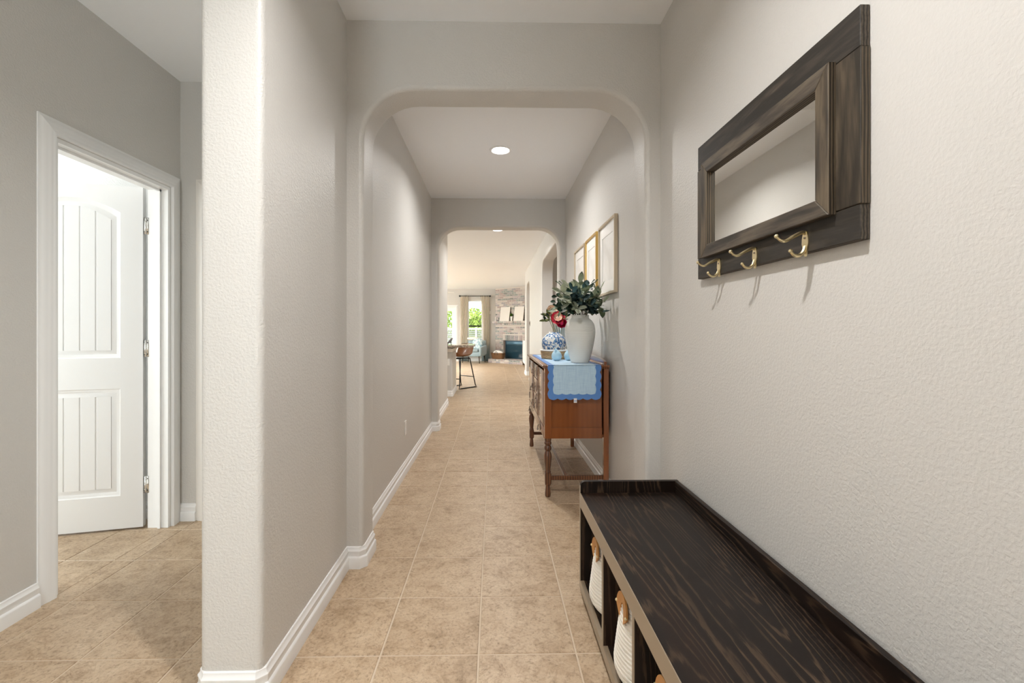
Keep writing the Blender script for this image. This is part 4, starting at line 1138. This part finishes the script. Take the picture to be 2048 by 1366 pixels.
# firebox returns, glass front
b = B(); b.box(fx0, fx0 + .004, 0, .16, fz0, fz1).box(fx1 - .004, fx1, 0, .16, fz0, fz1).box(fx0, fx1, .158, .162, fz0, fz1); b.build('firebox_lining', 'brick', fp, world=False)
fb = frame_rect(B(), 'x', fx0 + .06, fx1 - .01, fz0, fz1 - .01, .05, .09, .035).build('firebox_frame', 'firebox_metal', fp, world=False)
B().box(fx0 + .095, fx1 - .045, .065, .072, fz0 + .035, fz1 - .16).build('glass_front', 'firebox_glass', fb, world=False)
B().box(fx0 + .095, fx1 - .045, .055, .085, fz1 - .155, fz1 - .045, .01, 2).build('louver', 'firebox_louver', fb, world=False)
# mantel: two corbelled brick courses
mt = B().box(-.03, FW, -.125, .0, 1.44, 1.44 + .0).build if False else None
for z0, z1, pr in ((1.365, 1.425, .07), (1.437, 1.497, .135)):
    B().box(0 - pr * .25, FW, -pr + .004, 0, z0 - .006, z1 + .0).build('mantel_core', 'mortar', fp, world=False)
    x = -pr * .25 - .0 + (.05 if pr > .1 else 0)
    while x + .09 < FW:
        put_brick(x, x + .094, z0, z1, y=-.004 if False else -pr + .012, d=.012); x += .094 + mj
B().box(-.04, FW, -.138, 0, 1.497, 1.503).build('mantel_cap', 'mortar', fp, world=False)
# hearth
hz = .132
B().box(.15, FW, -.532, -.012, .0, hz - .004).build('hearth_core', 'mortar', fp, world=False)
x = .15
while x + .09 < FW:
    put_brick(x, x + .092, .075, hz - .004, y=-.530, d=.012); x += .092 + mj
x = .15
while x + .15 < FW:
    put_brick(x, x + .192, .006, .064, y=-.530, d=.012); x += .192 + mj
x = .15
while x + .09 < FW:                                 # hearth top, headers on edge
    key = 'top'
    if key not in ME: ME[key] = B().box(-.046, .046, -.245, .245, -.006, .004, .003, 1).mesh('brick', 'brick')
    link_mesh('brick', ME[key], fp, (x + .046, -.28, hz)); x += .092 + mj

def on_fp(s, y, z): 
    q = Matrix.Translation(FPO) @ Matrix.Rotation(-PI / 4, 4, 'Z') @ Vector((s, y, z)); return (q.x, q.y, q.z)
def leaning(s0, s1, label, tilt):
    t = thing('blank_canvas', label, 'canvas', on_fp((s0 + s1) / 2, -.132, 1.5035), -PI / 4, 'pale canvases leaning on the mantel')
    w_ = s1 - s0; hh = .52
    def rot(b):
        bmesh.ops.rotate(b.bm, cent=(0, 0, 0), matrix=Matrix.Rotation(math.radians(-9), 3, 'X'), verts=b.bm.verts[:]); return b
    rot(B().box(-w_ / 2, w_ / 2, 0, .022, 0, hh, .002, 1)).build('canvas_face', 'canvas', t, world=False)
    rot(frame_rect(B(), 'x', -w_ / 2 + .002, w_ / 2 - .002, .003, hh - .003, .022, .034, .03)).build('stretcher_bars', 'dark_wood', t, world=False)
leaning(.33, .80, 'blank cream canvas leaning on the mantel, left of the pot', 0)
leaning(1.02, 1.47, 'blank cream canvas leaning on the mantel, right of the pot', 0)
pp = thing('plant_pot', 'white tapered pot between the canvases on the mantel', 'plant pot', on_fp(.90, -.09, 1.5035), -PI / 4)
B().lathe([(0, 0), (.032, 0), (.048, .15), (.05, .165), (.044, .165), (.03, .02), (0, .02)], (0, 0, 0), 20).build('pot', 'clay', pp, world=False)
pq = thing('mantel_plant', 'small bushy green plant in the white mantel pot', 'plant', on_fp(.90, -.09, 1.5035 + .16), -PI / 4)
b = B(); random.seed(3)
lf = leaf_mesh('leaf', .07, .02, .2, .01, 'leaf_green' if 'leaf_green' in MATS else 'tree_leaf', .8)
for k in range(26):
    a = 2.4 * k; el = .2 + (k % 5) * .25; d_ = (math.cos(a) * math.cos(el), math.sin(a) * math.cos(el), math.sin(el))
    link_mesh('leaf', lf, pq, (d_[0] * .03, d_[1] * .02, d_[2] * .05), orient(d_, (0.1, -.4, 1)))
B().lathe([(0, -.02), (.03, -.02), (.02, .02), (0, .03)], (0, 0, 0), 10).build('root_clump', 'leaf_dark', pq, world=False)
for s, hgt, rr2, lab in ((.075, .17, .016, 'slim white candle stick at the left end of the mantel'), (.20, .10, .02, 'short grey candle jar left of the canvases')):
    t = thing('candle_holder', lab, 'candle', on_fp(s, -.08, 1.5035), -PI / 4)
    B().lathe([(0, 0), (rr2 * 1.6, 0), (rr2 * 1.5, .012), (rr2 * .6, .025), (rr2 * .6, .05), (rr2 * 1.1, .06), (0, .06)], (0, 0, 0), 14).build('holder', 'figurine' if hgt < .12 else 'clay', t, world=False)
    B().lathe([(0, .06), (rr2 * .9, .06), (rr2 * .9, hgt), (0, hgt + .004)], (0, 0, 0), 14).build('wax', 'clay', t, world=False)

# wicker basket of blankets on the hearth
wb = thing('wicker_basket', 'dark wicker basket with loop handles on the brick hearth', 'basket', on_fp(.45, -.33, hz + .0045), -PI / 4)
def oval(rx, ry, z, n=32): return [(rx * math.copysign(abs(math.cos(a)) ** .6, math.cos(a)), ry * math.copysign(abs(math.sin(a)) ** .6, math.sin(a)), z) for a in [2 * PI * k / n for k in range(n)]]
b = B(); rings = []
for (rx, ry, z) in ((.001, .001, .001), (.25, .105, .001), (.255, .11, .01), (.30, .14, .21), (.305, .145, .22), (.29, .13, .22), (.245, .10, .02), (.001, .001, .02)):
    rings.append([b.bm.verts.new(p) for p in oval(rx, ry, z)])
for r0, r1 in zip(rings, rings[1:]):
    for k in range(32): b.bm.faces.new((r0[k], r0[(k + 1) % 32], r1[(k + 1) % 32], r1[k]))
b.build('woven_body', 'wicker', wb, world=False)
for sy in (-1, 1):
    b = B(); b.tube([(.07 * math.cos(a) + .05, sy * .147, .15 + .12 * math.sin(a)) for a in [PI * k / 12 for k in range(13)]], .007, 8); b.build('loop_handle', 'dark_wood', wb, world=False)
for sx in (-1, 1):
    b = B(); b.tube([(sx * (.29 + .03 * math.sin(a)), .06 * math.cos(a), .16 + .05 * math.sin(a)) for a in [PI * k / 10 for k in range(11)]], .007, 8); b.build('end_handle', 'dark_wood', wb, world=False)
bl = thing('folded_blanket', 'white blankets heaped in the wicker basket', 'blanket', on_fp(.45, -.33, hz + .07), -PI / 4)
b = B(); b.ball((0, 0, .15), .1, 28, 14, (2.4, 1.05, .9))
for v_ in b.bm.verts: v_.co.z += .02 * noise.noise(Vector((v_.co.x * 14, v_.co.y * 14, 1)))
b.build('cloth', 'white_fabric', bl, world=False, ang=80)

# white cabinet beside the fireplace
wc = thing('white_cabinet', 'white panelled cabinet right of the fireplace, behind wall end', 'cabinet', (1.16, 14.7, 0))
B().box(.985, 1.345, 13.9, 15.32, .08, .80, .004, 1).build('carcass', 'trim', wc)
B().box(.965, 1.35, 13.88, 15.34, .80, .83, .004, 1).build('top_board', 'trim', wc)
for y0 in (13.92, 14.38, 14.84):
    d = frame_rect(B(), 'y', y0, y0 + .45, .11, .78, .968, .985, .07).build('cabinet_door', 'trim', wc)
    B().box(.976, .984, y0 + .07, y0 + .38, .18, .71).build('door_panel', 'cushion_cream', d)
for x in (1.0, 1.32):
    for y in (13.93, 15.29): B().tube([(x, y, .08), (x, y, 0)], [.02, .014], 10).build('foot', 'dark_wood', wc)

# ------------------------------------------------------------------ garden beyond the window
gd = B().box(-14, 10, 17.4, 40, -.22, -.12).build('ground', 'asphalt_ground'); gd['kind'] = 'structure'; gd['label'] = 'green lawn outside the far window'; gd['category'] = 'lawn'
fc = thing('garden_fence', 'pale horizontal board fence outside the far window', 'fence', (-1.5, 20.5, -.12))
for k in range(13):
    B().box(-6, 3, 20.5, 20.52, -.10 + .098 * k, -.10 + .098 * k + .08).build('fence_board', 'fence_board', fc)
B().box(-6, 3, 20.47, 20.54, 1.19, 1.27).build('top_rail', 'fence_white', fc)
for x in (-5.1, -3.0, -.80, 1.5): B().box(x - .04, x + .04, 20.44, 20.5, -.12, 1.30).build('fence_post', 'fence_white', fc)
random.seed(5)
def tree(x, y, h, rad, label, lm, n):
    t = thing('leafy_tree', label, 'tree', (x, y, -.12), 0, 'trees behind the fence')
    tb = B(); tb.tube([(0, 0, 0), (.05, 0, h * .4), (-.03, .04, h * .75)], [.13, .09, .04], 8)
    for k in range(6):
        a = k * 1.1; tb.tube([(0, 0, h * (.35 + .05 * k)), (math.cos(a) * rad * .6, math.sin(a) * rad * .6, h * (.55 + .05 * k))], [.045, .012], 6)
    tb.build('trunk', 'bark', t, world=False)
    b = B()
    for k in range(n):
        v_ = Vector((random.gauss(0, 1), random.gauss(0, 1), random.gauss(0, 1))).normalized() * (random.random() ** .45)
        c = Vector((v_.x * rad, v_.y * rad, h * .62 + v_.z * h * .42)); c.z = max(.4, c.z)
        a = Vector((random.uniform(-1, 1), random.uniform(-1, 1), random.uniform(-1, 1))).normalized(); q = a.cross(Vector((random.random(), random.random(), .5))).normalized()
        s = random.uniform(.05, .10)
        vs_ = [b.bm.verts.new(c + a * s), b.bm.verts.new(c + q * s * .55), b.bm.verts.new(c - a * s), b.bm.verts.new(c - q * s * .55)]
        b.bm.faces.new(vs_)
    o = b.build('foliage', lm, t, world=False); o['kind'] = 'stuff'
tree(-1.05, 22.6, 2.3, 1.0, 'bright green leafy tree centred in the far window', 'tree_leaf_light', 3200)
tree(.75, 25.6, 2.7, 1.15, 'darker green tree behind the fence, right part of window', 'tree_leaf', 3200)
tree(-3.0, 25.2, 3.2, 1.2, 'green tree behind the fence seen through patio door', 'tree_leaf_light', 2600)
